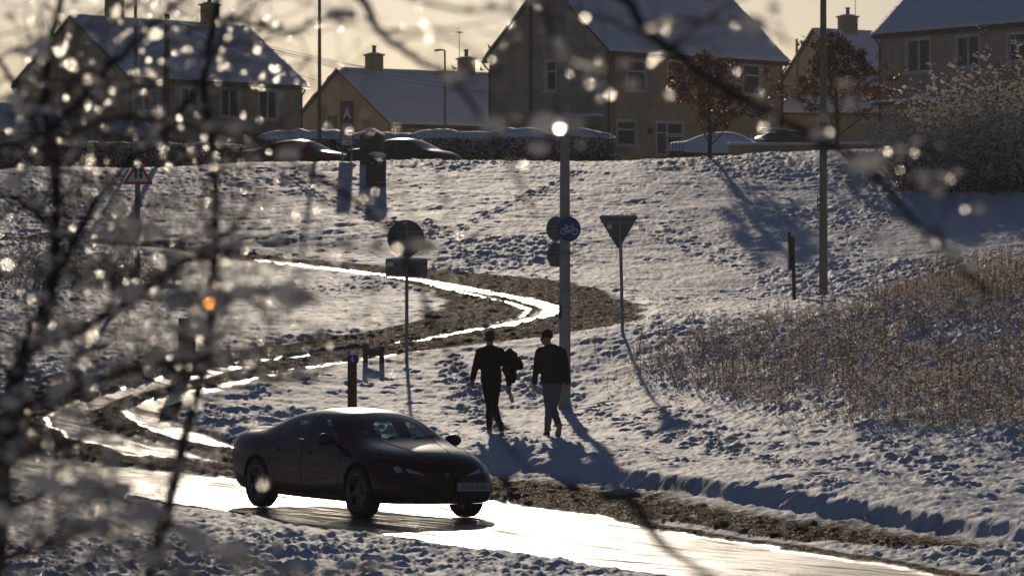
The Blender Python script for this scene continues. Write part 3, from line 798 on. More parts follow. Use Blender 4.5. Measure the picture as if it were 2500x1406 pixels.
def rtri(half, h, rr=.04, up=True, n=5):
    """rounded triangle, centred on its box"""
    pts = [(-half, -h/2), (half, -h/2), (0, h/2)] if up else [(half, h/2), (-half, h/2), (0, -h/2)]
    out = []
    for i in range(3):
        p = Vector((*pts[i], 0)); a = Vector((*pts[i-1], 0)); b = Vector((*pts[(i+1) % 3], 0))
        d1 = (a-p).normalized(); d2 = (b-p).normalized()
        for k in range(n+1):
            t = k/n; q = p + d1*rr*1.7*(1-t)**2 + d2*rr*1.7*t**2
            out.append((q.x, q.y))
    return out
def shift(poly, dx, dz, s=1.0): return [(x*s+dx, z*s+dz) for x, z in poly]
def pole(mb, h, r0, r1=None, n=12, z0=-.3): mb.tube([(0, 0, z0), (0, 0, h*.3), (0, 0, h)], [r0, r0+(( r1 or r0)-r0)*.35, r1 or r0], n)
def snow_cap(parent, loc, d, name='snow_cap'):
    m = MB(); m.blob(loc, 1.0, 2, .08, (d[0]/2, d[1]/2, d[2])); return m.build(name, SNOW, parent, smooth=True)

# concrete lamp column with signs (centre)
b = on_ground(1379, 66)
sc = 66/F
t = empty('lamp_post', b, 0, 'thick pale concrete lamp column beside the walkers, carrying round signs', 'lamp post', 'lamp columns')
m = MB(); m.tube([(0,0,-.4),(0,0,.12)], [.125,.125], 8); m.tube([(0,0,.12),(0,0,2.6),(0,0,9.5)], [.108,.098,.066], 8); m.build('column', CONC, t)
m = MB(); m.tube([(0,0,9.4),(0,-.2,9.75),(0,-.9,9.95),(0,-1.3,9.97)], .035, 8); m.box((0,-1.5,9.95),(.26,.6,.14)); m.build('lantern', GREENPOLE, t)
def zat(py): return CAMZ+(HY-py)/F*66-b.z
m = MB(); m.bx(-.115,-.06,-.09,.03,zat(778),zat(746)); m.build('access_cover', DARK, t)
m = MB()
for q in (560, 620, 545): m.tube([(0,0,zat(q)),(0,0,zat(q)+.03)], .118, 12)
m.build('sign_clamp', GALV, t)
def round_plate(root, c, r, yaw, face, back, name='sign_plate'):
    M = Matrix.Translation(c) @ Matrix.Rotation(yaw, 4, 'Z') @ Matrix.Rotation(R(90), 4, 'X')
    m = MB(); m.lathe([(r-.004, -.004), (r, 0), (r-.004, .004)], 40, M); return m.build(name, face, root)
cz = zat(560)
bs = empty('cycle_sign', b+Vector((.075, -.16, cz)), R(18), 'round blue sign with a white bicycle on the concrete lamp column', 'sign')
m = MB(); m.prism(disc(.225, 40), -.004, .004); pl = m.build('sign_plate', BLUE, bs)
m = MB(); m.prism(disc(.225, 40), .006, .010); m.build('backing_plate', SIGNBACK, bs)
m = MB()
def ringp(cx, cz_, r, w_): 
    n = 28
    vs = [(cx+(r+s*w_)*math.cos(2*math.pi*k/n), y, cz_+(r+s*w_)*math.sin(2*math.pi*k/n)) for y in (-.0075, -.0055) for s in (-1, 1) for k in range(n)]
    fs = []
    for k in range(n):
        k2 = (k+1) % n; fs += [(k, k2, n+k2, n+k), (2*n+k, 3*n+k, 3*n+k2, 2*n+k2), (n+k, n+k2, 3*n+k2, 3*n+k), (k, 2*n+k, 2*n+k2, k2)]
    m.add(vs, fs)
def strip(a, c, w_):
    a = Vector((a[0], -.0065, a[1])); c = Vector((c[0], -.0065, c[1])); d = (c-a).normalized(); q = Vector((-d.z, 0, d.x))*w_
    m.add([a+q+Vector((0,s,0)) for s in (-.001,.001)] + [a-q+Vector((0,s,0)) for s in (-.001,.001)] + [c+q+Vector((0,s,0)) for s in (-.001,.001)] + [c-q+Vector((0,s,0)) for s in (-.001,.001)], [(0,1,3,2),(4,6,7,5),(0,4,5,1),(2,3,7,6),(0,2,6,4),(1,5,7,3)])
ringp(-.105, -.04, .055, .009); ringp(.105, -.04, .055, .009); ringp(.0, -.045, .018, .006)
for a, c in (((-.105,-.04),(-.05,.045)), ((-.05,.045),(.065,.045)), ((.065,.045),(.0,-.045)), ((0,-.045),(-.05,.045)), ((0,-.045),(-.105,-.04)), ((.105,-.04),(.055,.085)), ((.055,.085),(.085,.095)), ((-.05,.045),(-.06,.075)), ((-.085,.077),(-.035,.077))): strip(a, c, .0085)
m.build('bicycle_symbol', SIGNW, bs)
for q, ax_, lab in ((558, -.16, 'upper dull round sign seen from behind on the concrete lamp column'), (622, -.145, 'lower dull round sign seen from behind on the concrete lamp column')):
    rs = empty('round_sign', b+Vector((ax_, .125, zat(q))), R(-38), lab, 'sign', 'sign backs on the lamp column')
    m = MB(); m.prism(disc(.225, 40), -.004, .004); m.build('sign_plate', SIGNBACK, rs)
    m = MB(); m.bx(-.2,.2,-.03,-.005,.03,.06); m.bx(-.2,.2,-.03,-.005,-.06,-.03); m.build('stiffening_rail', GALV, rs)

# round sign with a supplementary plate, seen from behind
b = on_ground(993, 73); k = 73/F
t = empty('round_sign', b, 0, 'large round traffic sign seen from behind with a rectangular plate under it', 'sign')
H = lambda py: CAMZ+(HY-py)/F*73-b.z
m = MB(); pole(m, H(545), .036, n=10); m.build('post', GALV, t)
m = MB(); m.prism(shift(disc(.375, 48), -.02, H(582)), .045, .053); m.build('sign_plate', SIGNBACK, t)
m = MB(); m.prism(shift(disc(.372, 48), -.02, H(582)), .054, .057); m.build('sign_face', REDM, t)
m = MB(); m.bx(-.33,.29,.02,.044,H(568),H(564)); m.bx(-.33,.29,.02,.044,H(602),H(598)); m.build('stiffening_rail', GALV, t)
m = MB(); m.bx(-.43,.42,.045,.055,H(676),H(632)); pl = m.build('lower_plate', SIGNBACK, t)
m = MB(); m.bx(-.43,.42,.028,.044,H(640),H(636)); m.bx(-.43,.42,.028,.044,H(673),H(669)); m.build('stiffening_rail', GALV, pl)
m = MB(); m.bx(-.41,-.27,.040,.0445,H(650),H(641)); m.build('maker_label', WHITE, pl)
m = MB(); m.bx(-.07,.01,.040,.0445,H(549),H(541)); m.build('maker_label', WHITE, t)
snow_cap(pl, (0, .05, H(632)), (.8, .05, .025))

# give way sign, seen from behind
b = on_ground(1517, 74); H = lambda py: CAMZ+(HY-py)/F*74-b.z
t = empty('triangular_sign', b, 0, 'point down triangular sign seen from behind by the bend of the side road', 'sign')
m = MB(); m.tube([(.03,0,-.3),(0,0,1.2),(-.03,0,H(535))], .034, 10); m.build('post', GALV, t)
hh = H(526)-H(610); m = MB(); m.prism(shift(rtri(.42, hh, .05, False), -.06, (H(526)+H(610))/2), .04, .048); m.build('sign_plate', SIGNBACK, t)
m = MB(); m.prism(shift(rtri(.415, hh*.98, .05, False), -.06, (H(526)+H(610))/2), .049, .052); m.build('sign_face', REDM, t)
m = MB(); m.bx(-.42,.30,.02,.039,H(545),H(541)); m.bx(-.25,.13,.02,.039,H(578),H(574)); m.build('stiffening_rail', GALV, t)
m = MB(); m.bx(-.29,-.20,.035,.0395,H(560),H(547)); m.build('maker_label', WHITE, t)
snow_cap(t, (-.06, .05, H(526)-.005), (.7, .05, .022))

# two way traffic warning sign behind the branches
b = on_ground(336, 90); H = lambda py: CAMZ+(HY-py)/F*90-b.z
t = empty('warning_sign', b, 0, 'red bordered triangular warning sign with two arrows on a green post', 'sign')
m = MB(); pole(m, H(395), .07, n=12); m.build('post', GREENPOLE, t)
hh = H(387)-H(451); cz = (H(387)+H(451))/2
m = MB(); m.prism(shift(rtri(.39, hh, .04), .02, cz), -.100, -.092); m.build('sign_plate', REDM, t)
m = MB(); m.prism(shift(rtri(.27, hh*.66, .03), .02, cz-.035), -.104, -.1005); m.build('sign_face', SIGNW, t)
for dx, sg in ((-.055, 1), (.07, -1)):
    m = MB(); z_ = cz-.05; m.prism([(dx+.02-.03, z_-.13), (dx+.02+.03, z_-.13), (dx+.02+.03, z_+.04), (dx+.02+.07, z_+.04), (dx+.02, z_+.15), (dx+.02-.07, z_+.04), (dx+.02-.03, z_+.04)] if sg > 0 else [(dx+.02-.03, z_+.13), (dx+.02-.03, z_-.04), (dx+.02-.07, z_-.04), (dx+.02, z_-.15), (dx+.02+.07, z_-.04), (dx+.02+.03, z_-.04), (dx+.02+.03, z_+.13)], -.108, -.1045); m.build('arrow', SIGNK, t)

# road hump sign by the parked cars
b = on_ground(848, 126); H = lambda py: CAMZ+(HY-py)/F*126-b.z
t = empty('hump_sign', b, 0, 'road hump warning sign over two white plates on twin posts', 'sign'); t.scale = (.84, .84, 1)
for dx in (-.20, .17):
    m = MB(); m.tube([(dx,0,-.4),(dx,0,H(262))], .038, 8); m.build('post', GALV, t)
m = MB(); m.bx(-.30,.27,-.05,-.04,H(358),H(247)); m.build('backing_board', SIGNBACK, t)
m = MB(); hh = H(249)-H(297); m.prism(shift(rtri(.27, hh, .03), -.01, (H(249)+H(297))/2), -.060, -.0525); m.build('sign_plate', REDM, t)
m = MB(); m.prism(shift(rtri(.19, hh*.66, .02), -.01, (H(249)+H(297))/2-.03), -.065, -.0605); fc = m.build('sign_face', SIGNW, t)
m = MB(); zc = H(290); m.prism([(-.15,zc-.02),(.13,zc-.02),(.13,zc),(.08,zc),(.03,zc+.08),(-.05,zc+.08),(-.10,zc),(-.15,zc)], -.070, -.0655); m.build('hump_symbol', SIGNK, fc)
for (y0, y1, lines, nm) in ((322, 300, ['Humps for', '450 yds'], 1), (357, 325, ['Humps for', '750 yds', '\u2192'], 2)):
    m = MB(); m.bx(-.25,.22,-.060,-.0525,H(y0),H(y1)); pl = m.build('white_plate', SIGNW, t)
    m = MB()
    for a in ((-.25,.22,H(y1)-.02,H(y1)), (-.25,.22,H(y0),H(y0)+.02), (-.25,-.235,H(y0)+.022,H(y1)-.022), (.205,.22,H(y0)+.022,H(y1)-.022)): m.bx(a[0],a[1],-.0635,-.0605,a[2],a[3])
    m.build('border', SIGNK, pl)
    for q, s in enumerate(lines):
        zz = H(y1)-.10-.125*q
        if s == '\u2192':
            m = MB(); m.prism([(-.02,zz-.012),(.05,zz-.012),(.05,zz-.04),(.11,zz),(.05,zz+.04),(.05,zz+.012),(-.02,zz+.012)], -.066, -.0625); m.build('arrow', SIGNK, pl)
        else: text_obj(s, .105, SIGNK, pl, (-.015, -.0630, zz))

# plain lamp columns, near right and in the background
def lamp(px, Y, r0, r1, h, label, mat=GREENPOLE, arm=None, extras=None, n=10, name='lamp_post', cat='lamp post'):
    b = on_ground(px, Y, .05)
    t = empty(name, b, 0, label, cat, 'lamp columns')
    m = MB(); pole(m, h, r0, r1, n); m.build('column', mat, t)
    if arm:
        m = MB(); m.tube([(0,0,h-.1),(0,0,h+.06),(arm*.25,0,h+.10),(arm*.6,0,h+.09)], [r1,r1,.04,.035], 8); m.build('bracket', mat, t)
        m = MB(); m.tube([(arm*.45,0,h+.09),(arm*.75,0,h+.09),(arm,0,h+.05)], [.06,.11,.05], 8, ry=[.04,.055,.03]); m.build('lantern', DARK, t)
    return t, b
t, b = lamp(2010, 85, .105, .062, 9.6, 'tall olive lamp column rising from the snow in front of the thicket', arm=-1.2)
H = lambda py: CAMZ+(HY-py)/F*85-b.z
m = MB(); m.bx(-.145,-.118,-.03,.03,H(508),H(478)); m.tube([(-.12,0,H(485)),(-.05,0,H(485))], .02, 6); m.tube([(-.12,0,H(500)),(-.05,0,H(500))], .02, 6); m.build('number_plate', DARK, t)
m = MB(); m.tube([(0,0,H(306)),(0,0,H(302))], .095, 12); m.build('band', DARK, t)
lamp(331, 127, .075, .048, 9.5, 'thin dark lamp column standing before the house with the telegraph pole', GREENPOLE, arm=1.0)
t, b = lamp(780, 135, .085, .05, 9.5, 'thin dark lamp column between the left house and the bungalow', GREENPOLE, arm=1.0)
lamp(1086, 150, .052, .04, 5.3, 'short street light with a flat head in front of the bungalow roof', GREENPOLE, arm=-.45)

# telegraph pole and wires
b = on_ground(405, 130, .1); H = lambda py: CAMZ+(HY-py)/F*130-b.z
t = empty('telegraph_pole', b, 0, 'wooden telegraph pole with climbing steps and wires running to the right', 'pole')
m = MB(); m.tube([(-.04,0,-.4),(0,0,2),(.04,0,H(35))], [.13,.12,.085], 10); m.build('shaft', POLEWOOD, t)
for q in range(9):
    s = 1 if q % 2 else -1; z_ = H(180)-q*.45+.9; m = MB(); m.tube([(s*.10,0,z_),(s*.25,0,z_)], .012, 5); m.build('step', GALV, t)
m = MB(); m.tube([(0,-.1,H(42)),(.16,-.1,H(44))], .05, 8); m.tube([(0,-.1,H(52)),(.14,-.1,H(52))], .04, 8); m.build('insulator', DARK, t)
top = b+Vector((.1, -.1, H(48)))
ends = [P(530,62,176), P(1190,205,185), P(1190,212,186), P(1300,235,172), P(1200,183,190), P(1060,240,186)]
for q, e in enumerate(ends):
    pts = []
    for k in range(25):
        s = k/24; p = top.lerp(e, s); p = p + Vector((0, 0, -4*(.25+.1*q if q else .12)*s*(1-s))); pts.append(p)
    m = MB(); m.tube([p-b for p in pts], .011, 4); wo = m.build('wire', DARK, t)

# litter bin and cabinet
b = on_ground(918, 116.4, .02); H = lambda py: CAMZ+(HY-py)/F*116.4-b.z
t = empty('litter_bin', b, 0, 'dark litter bin with two openings and a snow cap on the hillside', 'bin'); t.scale = (.83, .83, 1)
w2 = .385; hb_ = H(381)
m = MB(); m.lathe([(.50, -.05), (.50, .02), (.53, .06), (.545, hb_*.68), (.56, hb_*.69), (.56, hb_*.72), (.53, hb_*.725)], 4, Matrix.Rotation(R(45), 4, 'Z')); m.build('body', BINM, t)
m = MB()
m.bx(-w2,w2,.33,w2,hb_*.73,hb_*.93); m.build('hood_back', BINM, t)
for a, c in ((-w2,-w2+.07), (-.07,.07), (w2-.07,w2)):
    m = MB(); m.bx(a,c,-w2,-.33,hb_*.73,hb_*.93); m.build('hood_post', BINM, t)
m = MB(); m.bx(-w2,w2,-w2+.002,-.332,hb_*.83,hb_*.928); m.build('hood_front', BINM, t)
m = MB(); m.lathe([(.545, hb_*.93), (.54, hb_*.97), (.40, hb_*1.03), (.1, hb_*1.05)], 4, Matrix.Rotation(R(45), 4, 'Z')); m.build('lid', BINM, t)
m = MB(); m.blob((0, 0, hb_*1.0), 1.0, 3, .05, (.36, .36, .12)); m.build('snow_cap', SNOW, t, smooth=True)
m = MB(); m.bx(-.24,.24,-.25,.25,hb_*.72,hb_*.77); m.build('snow_inside', SNOW, t)
for zz in (.12, .685):
    m = MB(); m.lathe([(.549, hb_*zz), (.549, hb_*zz+.02)], 4, Matrix.Rotation(R(45), 4, 'Z')); m.build('band', GALV, t)
b = on_ground(909, 122, .05); H = lambda py: CAMZ+(HY-py)/F*122-b.z
t = empty('utility_cabinet', b, R(-14), 'large dark green roadside cabinet with sloping snowy top behind the bin', 'cabinet'); t.scale = (.8, .8, 1)
hc_ = H(332)
m = MB(); m.add([(x, y, z) for z in (-.2, hc_) for y in (-.3, .3) for x in (-.47, .47)] + [(0, -.33, hc_+.2), (0, .33, hc_+.2)], [(0,1,3,2),(0,1,5,4),(2,3,7,6),(0,2,6,4),(1,3,7,5),(4,5,8),(6,7,9),(4,6,9,8),(5,7,9,8)]); m.build('body', GREEN, t)
m = MB(); m.bx(-.44,-.01,-.315,-.302,.05,hc_-.04); m.build('door', GREEN, t)
m = MB(); m.bx(.01,.44,-.315,-.302,.05,hc_-.04); m.build('door', GREEN, t)
m = MB(); m.add([(x, y, z) for (x, z) in ((.02, hc_+.205), (.5, hc_+.004), (.5, hc_+.06), (.02, hc_+.26)) for y in (-.32, .32)], [(0,1,3,2),(2,3,5,4),(4,5,7,6),(6,7,1,0),(0,2,4,6),(1,3,5,7)]); m.build('snow_cap', SNOW, t)
m = MB(); m.add([(x, y, z) for (x, z) in ((-.02, hc_+.205), (-.5, hc_+.004), (-.5, hc_+.03), (-.02, hc_+.25)) for y in (-.32, .32)], [(0,1,3,2),(2,3,5,4),(4,5,7,6),(6,7,1,0),(0,2,4,6),(1,3,5,7)]); m.build('snow_cap', SNOW, t)

# wooden marker post with blue badge, behind the red car
b = on_ground(860, 65.2, .03); H = lambda py: CAMZ+(HY-py)/F*65.2-b.z
t = empty('marker_post', b, 0, 'wooden post with a round blue badge behind the car roof', 'post')
m = MB(); m.tube([(0,0,-.2),(0,0,H(876))], .085, 14); m.build('post', WOOD, t)
m = MB(); M = Matrix.Translation((.01,-.06,H(876))) @ Matrix.Rotation(R(90),4,'X'); m.lathe([(.105,-.07),(.112,-.06),(.112,.04),(.105,.05)], 24, M); m.build('head', WOOD, t)
m = MB(); M = Matrix.Translation((.01,-.1155,H(876))) @ Matrix.Rotation(R(90),4,'X'); m.lathe([(.088,-.004),(.088,.004)], 24, M); bd = m.build('badge', BLUE, t)
m = MB(); m.prism([(.0,H(870)),(.03,H(872)),(.03,H(882)),(.01,H(884)),(-.02,H(878))], -.1225, -.1205); m.build('badge_symbol', SIGNW, bd)
m = MB(); m.tube([(0,0,H(905)),(0,0,H(903))], .089, 14); m.build('red_band', REDM, t)
snow_cap(t, (.01, -.06, H(868)+.03), (.15, .15, .04))
# short rail barrier
b = on_ground(912, 72.5, .02); H = lambda py: CAMZ+(HY-py)/F*72.5-b.z
t = empty('knee_rail', b, 0, 'short two post wooden knee rail with snow tipped posts by the side road', 'fence')
xa, xb = (892-912)/F*72.5, (932-912)/F*72.5
for x, yt in ((xa, 839), (xb, 846)):
    m = MB(); m.box((x, 0, (H(yt)-.15)/2), (.10, .10, H(yt)+.15)); po = m.build('post', WOOD, t); snow_cap(po, (x, 0, H(yt)), (.11, .11, .035))
m = MB(); m.add([(x, y, z) for x, z0_, z1_ in ((xa+.05, H(868), H(849)), (xb-.05, H(867), H(853))) for y in (-.03, .03) for z in (z0_, z1_)], [(0,1,3,2),(4,6,7,5),(0,4,5,1),(2,3,7,6),(0,2,6,4),(1,5,7,3)]); m.build('rail', WOOD, t)
# leaning post with notice panel, right
b = on_ground(1938, 83, .03); H = lambda py: CAMZ+(HY-py)/F*83-b.z; k = 83/F
t = empty('notice_post', b, 0, 'thin leaning wooden post with a pale notice board beside the olive lamp column', 'post')
m = MB(); m.tube([(.02,0,-.2),(-.03,0,H(578))], .045, 8); m.build('post', WOOD, t)
m = MB(); m.tube([(-.075,.05,H(660)),(-.105,.05,H(566))], .035, 8); m.build('post', WOOD, t)
m = MB(); M = Matrix.Translation((-.115,.0,(H(600)+H(660))/2)) @ Matrix.Rotation(R(80),4,'Z'); m.box((-.115,0,(H(600)+H(660))/2), (.5,.02,H(600)-H(660)), Matrix.Rotation(R(80),3,'Z')); m.build('notice_board', SIGNW, t)
snow_cap(t, (-.105, .05, H(566)), (.07, .07, .03))
# weathered orange marker at the junction with a snow-topped black base
b = on_ground(455, 71.3, .02); H = lambda py: CAMZ+(HY-py)/F*71.3-b.z
t = empty('traffic_bollard', b, R(14), 'faded orange upright bollard on a snowy black base at the junction', 'bollard')
m = MB(); m.bx(-.155,.155,-.05,.05,.16,H(776)); m.build('panel', ORANGE, t)
m = MB(); m.bx(.157,.175,-.045,.045,.20,H(776)-.02); m.build('edge_strip', simple('bright_orange', (.75,.16,.02), .4), t)
m = MB(); m.tube([(-.42,0,.10),(.36,0,.12)], [.15,.17], 14); m.build('base', BLACK, t)
snow_cap(t, (-.12, -.02, .22), (.62, .34, .09))

# ------------------------------------------------------------------ cars
def car_paint(name, c, dirt=True):
    t = NT(name)
    n = t.noise(5, 4, .6); g = t.n('ShaderNodeTexCoord'); sp = t.n('ShaderNodeSeparateXYZ'); t.l(g.outputs['Object'], sp.inputs[0])
    r = t.ramp(n.outputs[0], [(.3, tuple(x*.85 for x in c)), (.7, tuple(x*1.1 for x in c))])
    mr = t.n('ShaderNodeMapRange'); t.l(sp.outputs[2], mr.inputs[0]); mr.inputs[1].default_value = .55; mr.inputs[2].default_value = .2; mr.inputs[3].default_value = 0; mr.inputs[4].default_value = .22
    n2 = t.noise(18, 4, .7); mm = t.n('ShaderNodeMath', operation='MULTIPLY'); t.l(mr.outputs[0], mm.inputs[0]); t.l(n2.outputs[0], mm.inputs[1])
    c_ = t.mix(mm.outputs[0], r.outputs[0], (.09, .075, .06)); t.l(c_, t.b.inputs['Base Color'])
    rr = t.mix(mm.outputs[0], .26, .7, 'FLOAT'); t.l(rr, t.b.inputs['Roughness'])
    t.b.inputs['Metallic'].default_value = .0
    t.b.inputs['Coat Weight'].default_value = .6; t.b.inputs['Coat Roughness'].default_value = .03; t.b.inputs['Specular IOR Level'].default_value = .1
    n3 = t.noise(140, 2, .5); b = t.bump(n3.outputs[0], .03, .003)   # fine water beads and road film
    return t.m
REDPAINT = car_paint('dark_red_paint', (.060, .002, .003)); DARKPAINT = car_paint('black_grey_paint', (.02, .021, .024)); RED2 = car_paint('bright_red_paint', (.22, .015, .012)); GREYP = car_paint('grey_green_paint', (.06, .065, .05))
LENS = glass_mat('headlight_lens', (1, 1, 1), .9, .02)
LAMPIN = simple('headlight_reflector', (.8, .74, .72), .4, metal=.2)
TAIL = simple('red_tail_lamp', (.5, .01, .01), .15)
ALLOY = simple('grey_alloy', (.16, .16, .165), .35, metal=.8)
INTER = simple('dark_cabin_trim', (.018, .017, .016), .8)
GRILLE = simple('black_grille', (.008, .008, .008), .5)

ST = [ # x, zbot, ysill,zsill, ymid,zmid, ysh,zsh, ybelt,zbelt, y6,z6, y7,z7, ztop
 (-2.43,.40, .55,.43, .66,.62, .66,.84, .60,.955, .48,1.00, .30,1.02, 1.028),
 (-2.36,.30, .74,.33, .81,.56, .80,.84, .72,.985, .60,1.035, .38,1.055, 1.062),
 (-2.10,.22, .84,.26, .895,.52, .885,.83, .80,.985, .67,1.045, .42,1.07, 1.075),
 (-1.75,.19, .87,.24, .915,.52, .91,.82, .825,.975, .69,1.05, .45,1.085, 1.095),
 (-1.50,.18, .87,.23, .92,.52, .915,.81, .83,.968, .70,1.085, .50,1.15, 1.165),
 (-1.10,.17, .86,.22, .905,.50, .905,.79, .83,.958, .715,1.15, .56,1.285, 1.31),
 (-0.70,.165,.855,.215,.885,.48, .90,.775, .835,.948, .73,1.185, .585,1.365, 1.40),
 (-0.20,.165,.855,.215,.880,.47, .90,.765, .84,.938, .738,1.195, .60,1.395, 1.435),
 ( 0.25,.165,.855,.215,.880,.47, .90,.755, .84,.928, .735,1.175, .605,1.375, 1.422),
 ( 0.58,.165,.855,.215,.885,.47, .90,.75, .838,.92, .735,1.115, .625,1.275, 1.335),
 ( 0.88,.165,.855,.215,.895,.48, .905,.745, .832,.91, .745,1.03, .655,1.12, 1.185),
 ( 1.12,.17, .86,.22, .905,.49, .91,.74, .826,.895, .755,.955, .66,1.00, 1.045),
 ( 1.42,.18, .87,.23, .915,.50, .915,.73, .82,.865, .735,.915, .52,.955, .975),
 ( 1.75,.19, .865,.24, .905,.49, .89,.69, .78,.81, .67,.865, .46,.905, .918),
 ( 2.00,.20, .83,.25, .86,.46, .82,.63, .69,.735, .58,.785, .40,.825, .838),
 ( 2.16,.21, .70,.25, .74,.42, .68,.56, .56,.64, .46,.675, .32,.705, .72),
 ( 2.22,.24, .52,.27, .56,.42, .50,.52, .42,.56, .34,.58, .22,.60, .61)]
def shell_mesh(st, sub=3, sx=1.0, sz=1.0):
    vs, fs = [], []
    rings = []
    for s in st:
        x = s[0]*sx; half = [(0, s[1]), (s[2]*.86, s[1])] + [(s[2+2*k], s[3+2*k]) for k in range(6)] + [(0, s[14])]
        idx = []
        full = half + [(-y, z) for y, z in reversed(half[1:-1])]
        for y, z in full: idx.append(len(vs)); vs.append((x, y, z*sz))
        rings.append(idx)
    n = len(rings[0])
    for a, b in zip(rings[:-1], rings[1:]):
        for k in range(n): fs.append((a[k], a[(k+1) % n], b[(k+1) % n], b[k]))
    H = (n+2)//2
    for r, rev in ((rings[0], True), (rings[-1], False)):
        for k in range(H-1):
            q = [r[k], r[k+1], r[(n-k-1) % n], r[(n-k) % n]]
            q = list(dict.fromkeys(q)); fs.append(tuple(reversed(q)) if rev else tuple(q))
    me = bpy.data.meshes.new('shell'); me.from_pydata(vs, [], fs); me.update()
    bm = bmesh.new(); bm.from_mesh(me); bmesh.ops.recalc_face_normals(bm, faces=bm.faces); bm.to_mesh(me); bm.free()
    o = bpy.data.objects.new('shell', me); COL.objects.link(o)
    md = o.modifiers.new('s', 'SUBSURF'); md.levels = sub; md.render_levels = sub
    dg = bpy.context.evaluated_depsgraph_get(); out = bpy.data.meshes.new_from_object(o.evaluated_get(dg))
    bpy.data.objects.remove(o); return out
def prism_obj(name, poly, axis, a0, a1):
    n = len(poly); mk = {'y': lambda p, a: (p[0], a, p[1]), 'z': lambda p, a: (p[0], p[1], a)}[axis]
    m = MB(); m.add([mk(p, a0) for p in poly] + [mk(p, a1) for p in poly], [tuple(range(n)), tuple(range(n, 2*n))] + [(i, (i+1) % n, n+(i+1) % n, n+i) for i in range(n)])
    return m.build(name, INTER)
def bool_cut(o, cutters):
    for c in cutters:
        md = o.modifiers.new('b', 'BOOLEAN'); md.operation = 'DIFFERENCE'; md.solver = 'EXACT'; md.object = c; md.material_mode = 'TRANSFER'
    dg = bpy.context.evaluated_depsgraph_get(); me = bpy.data.meshes.new_from_object(o.evaluated_get(dg))
    o.modifiers.clear(); o.data = me
    for c in cutters: bpy.data.objects.remove(c)
def patch(bvh, poly, mode, sgn=1, off=.003, rings=5, dens=6):
    """surface patch: 2D outline thrown onto the car body. mode 'side': (x,z) along y; 'front': (y,z) along -x; 'top': (x,y) down"""
    pp = []
    for i in range(len(poly)):
        a, b = Vector((*poly[i], 0)), Vector((*poly[(i+1) % len(poly)], 0))
        for k in range(dens): q = a.lerp(b, k/dens); pp.append((q.x, q.y))
    cx = sum(p[0] for p in pp)/len(pp); cy = sum(p[1] for p in pp)/len(pp)
    n = len(pp); flat = [(cx, cy)] + [(cx+(p[0]-cx)*r/rings, cy+(p[1]-cy)*r/rings) for r in range(1, rings+1) for p in pp]
    vs = []
    for a, b in flat:
        if mode == 'side': o, d = Vector((a, sgn*2, b)), Vector((0, -sgn, 0))
        elif mode == 'front': o, d = Vector((4, a, b)), Vector((-1, 0, 0))
        elif mode == 'rear': o, d = Vector((-4, a, b)), Vector((1, 0, 0))
        else: o, d = Vector((a, b, 3)), Vector((0, 0, -1))
        h = bvh.ray_cast(o, d)
        vs.append(h[0] + h[1]*off if h[0] is not None else o + d*1.9)
    fs = [(0, 1+k, 1+(k+1) % n) for k in range(n)]
    for r in range(rings-1):
        for k in range(n): fs.append((1+r*n+k, 1+r*n+(k+1) % n, 1+(r+1)*n+(k+1) % n, 1+(r+1)*n+k))
    m = MB(); m.add(vs, fs); return m
def seam(bvh, pts, mode, sgn, r=.004, off=.0):
    out = []
    for (a, b), (c, d) in zip(pts[:-1], pts[1:]):
        for k in range(8):
            p, q = a+(c-a)*k/8, b+(d-b)*k/8
            o, dr = (Vector((p, sgn*2, q)), Vector((0, -sgn, 0))) if mode == 'side' else (Vector((p, q, 3)), Vector((0, 0, -1))) if mode == 'top' else (Vector((4, p, q)), Vector((-1, 0, 0)))
            h = bvh.ray_cast(o, dr)
            if h[0] is not None: out.append(h[0]+h[1]*off)
    m = MB(); m.tube(out, r, 5); return m
W_F = [(.79,.955),(.40,.968),(-.06,.972),(-.11,1.325),(.06,1.322),(.22,1.272)]
W_R = [(-.20,.975),(-.60,.985),(-.98,.998),(-1.03,1.13),(-.85,1.235),(-.62,1.29),(-.25,1.325)]
W_Q = [(-1.06,1.003),(-1.36,1.03),(-1.22,1.085),(-1.09,1.125)]
W_S = [(1.05,-.60),(1.10,-.3),(1.115,0),(1.10,.3),(1.05,.60),(.75,.565),(.46,.50),(.41,.28),(.39,0),(.41,-.28),(.46,-.50),(.75,-.565)]
W_B = [(-.92,-.50),(-.88,0),(-.92,.50),(-1.25,.53),(-1.56,.50),(-1.60,0),(-1.56,-.50),(-1.25,-.53)]
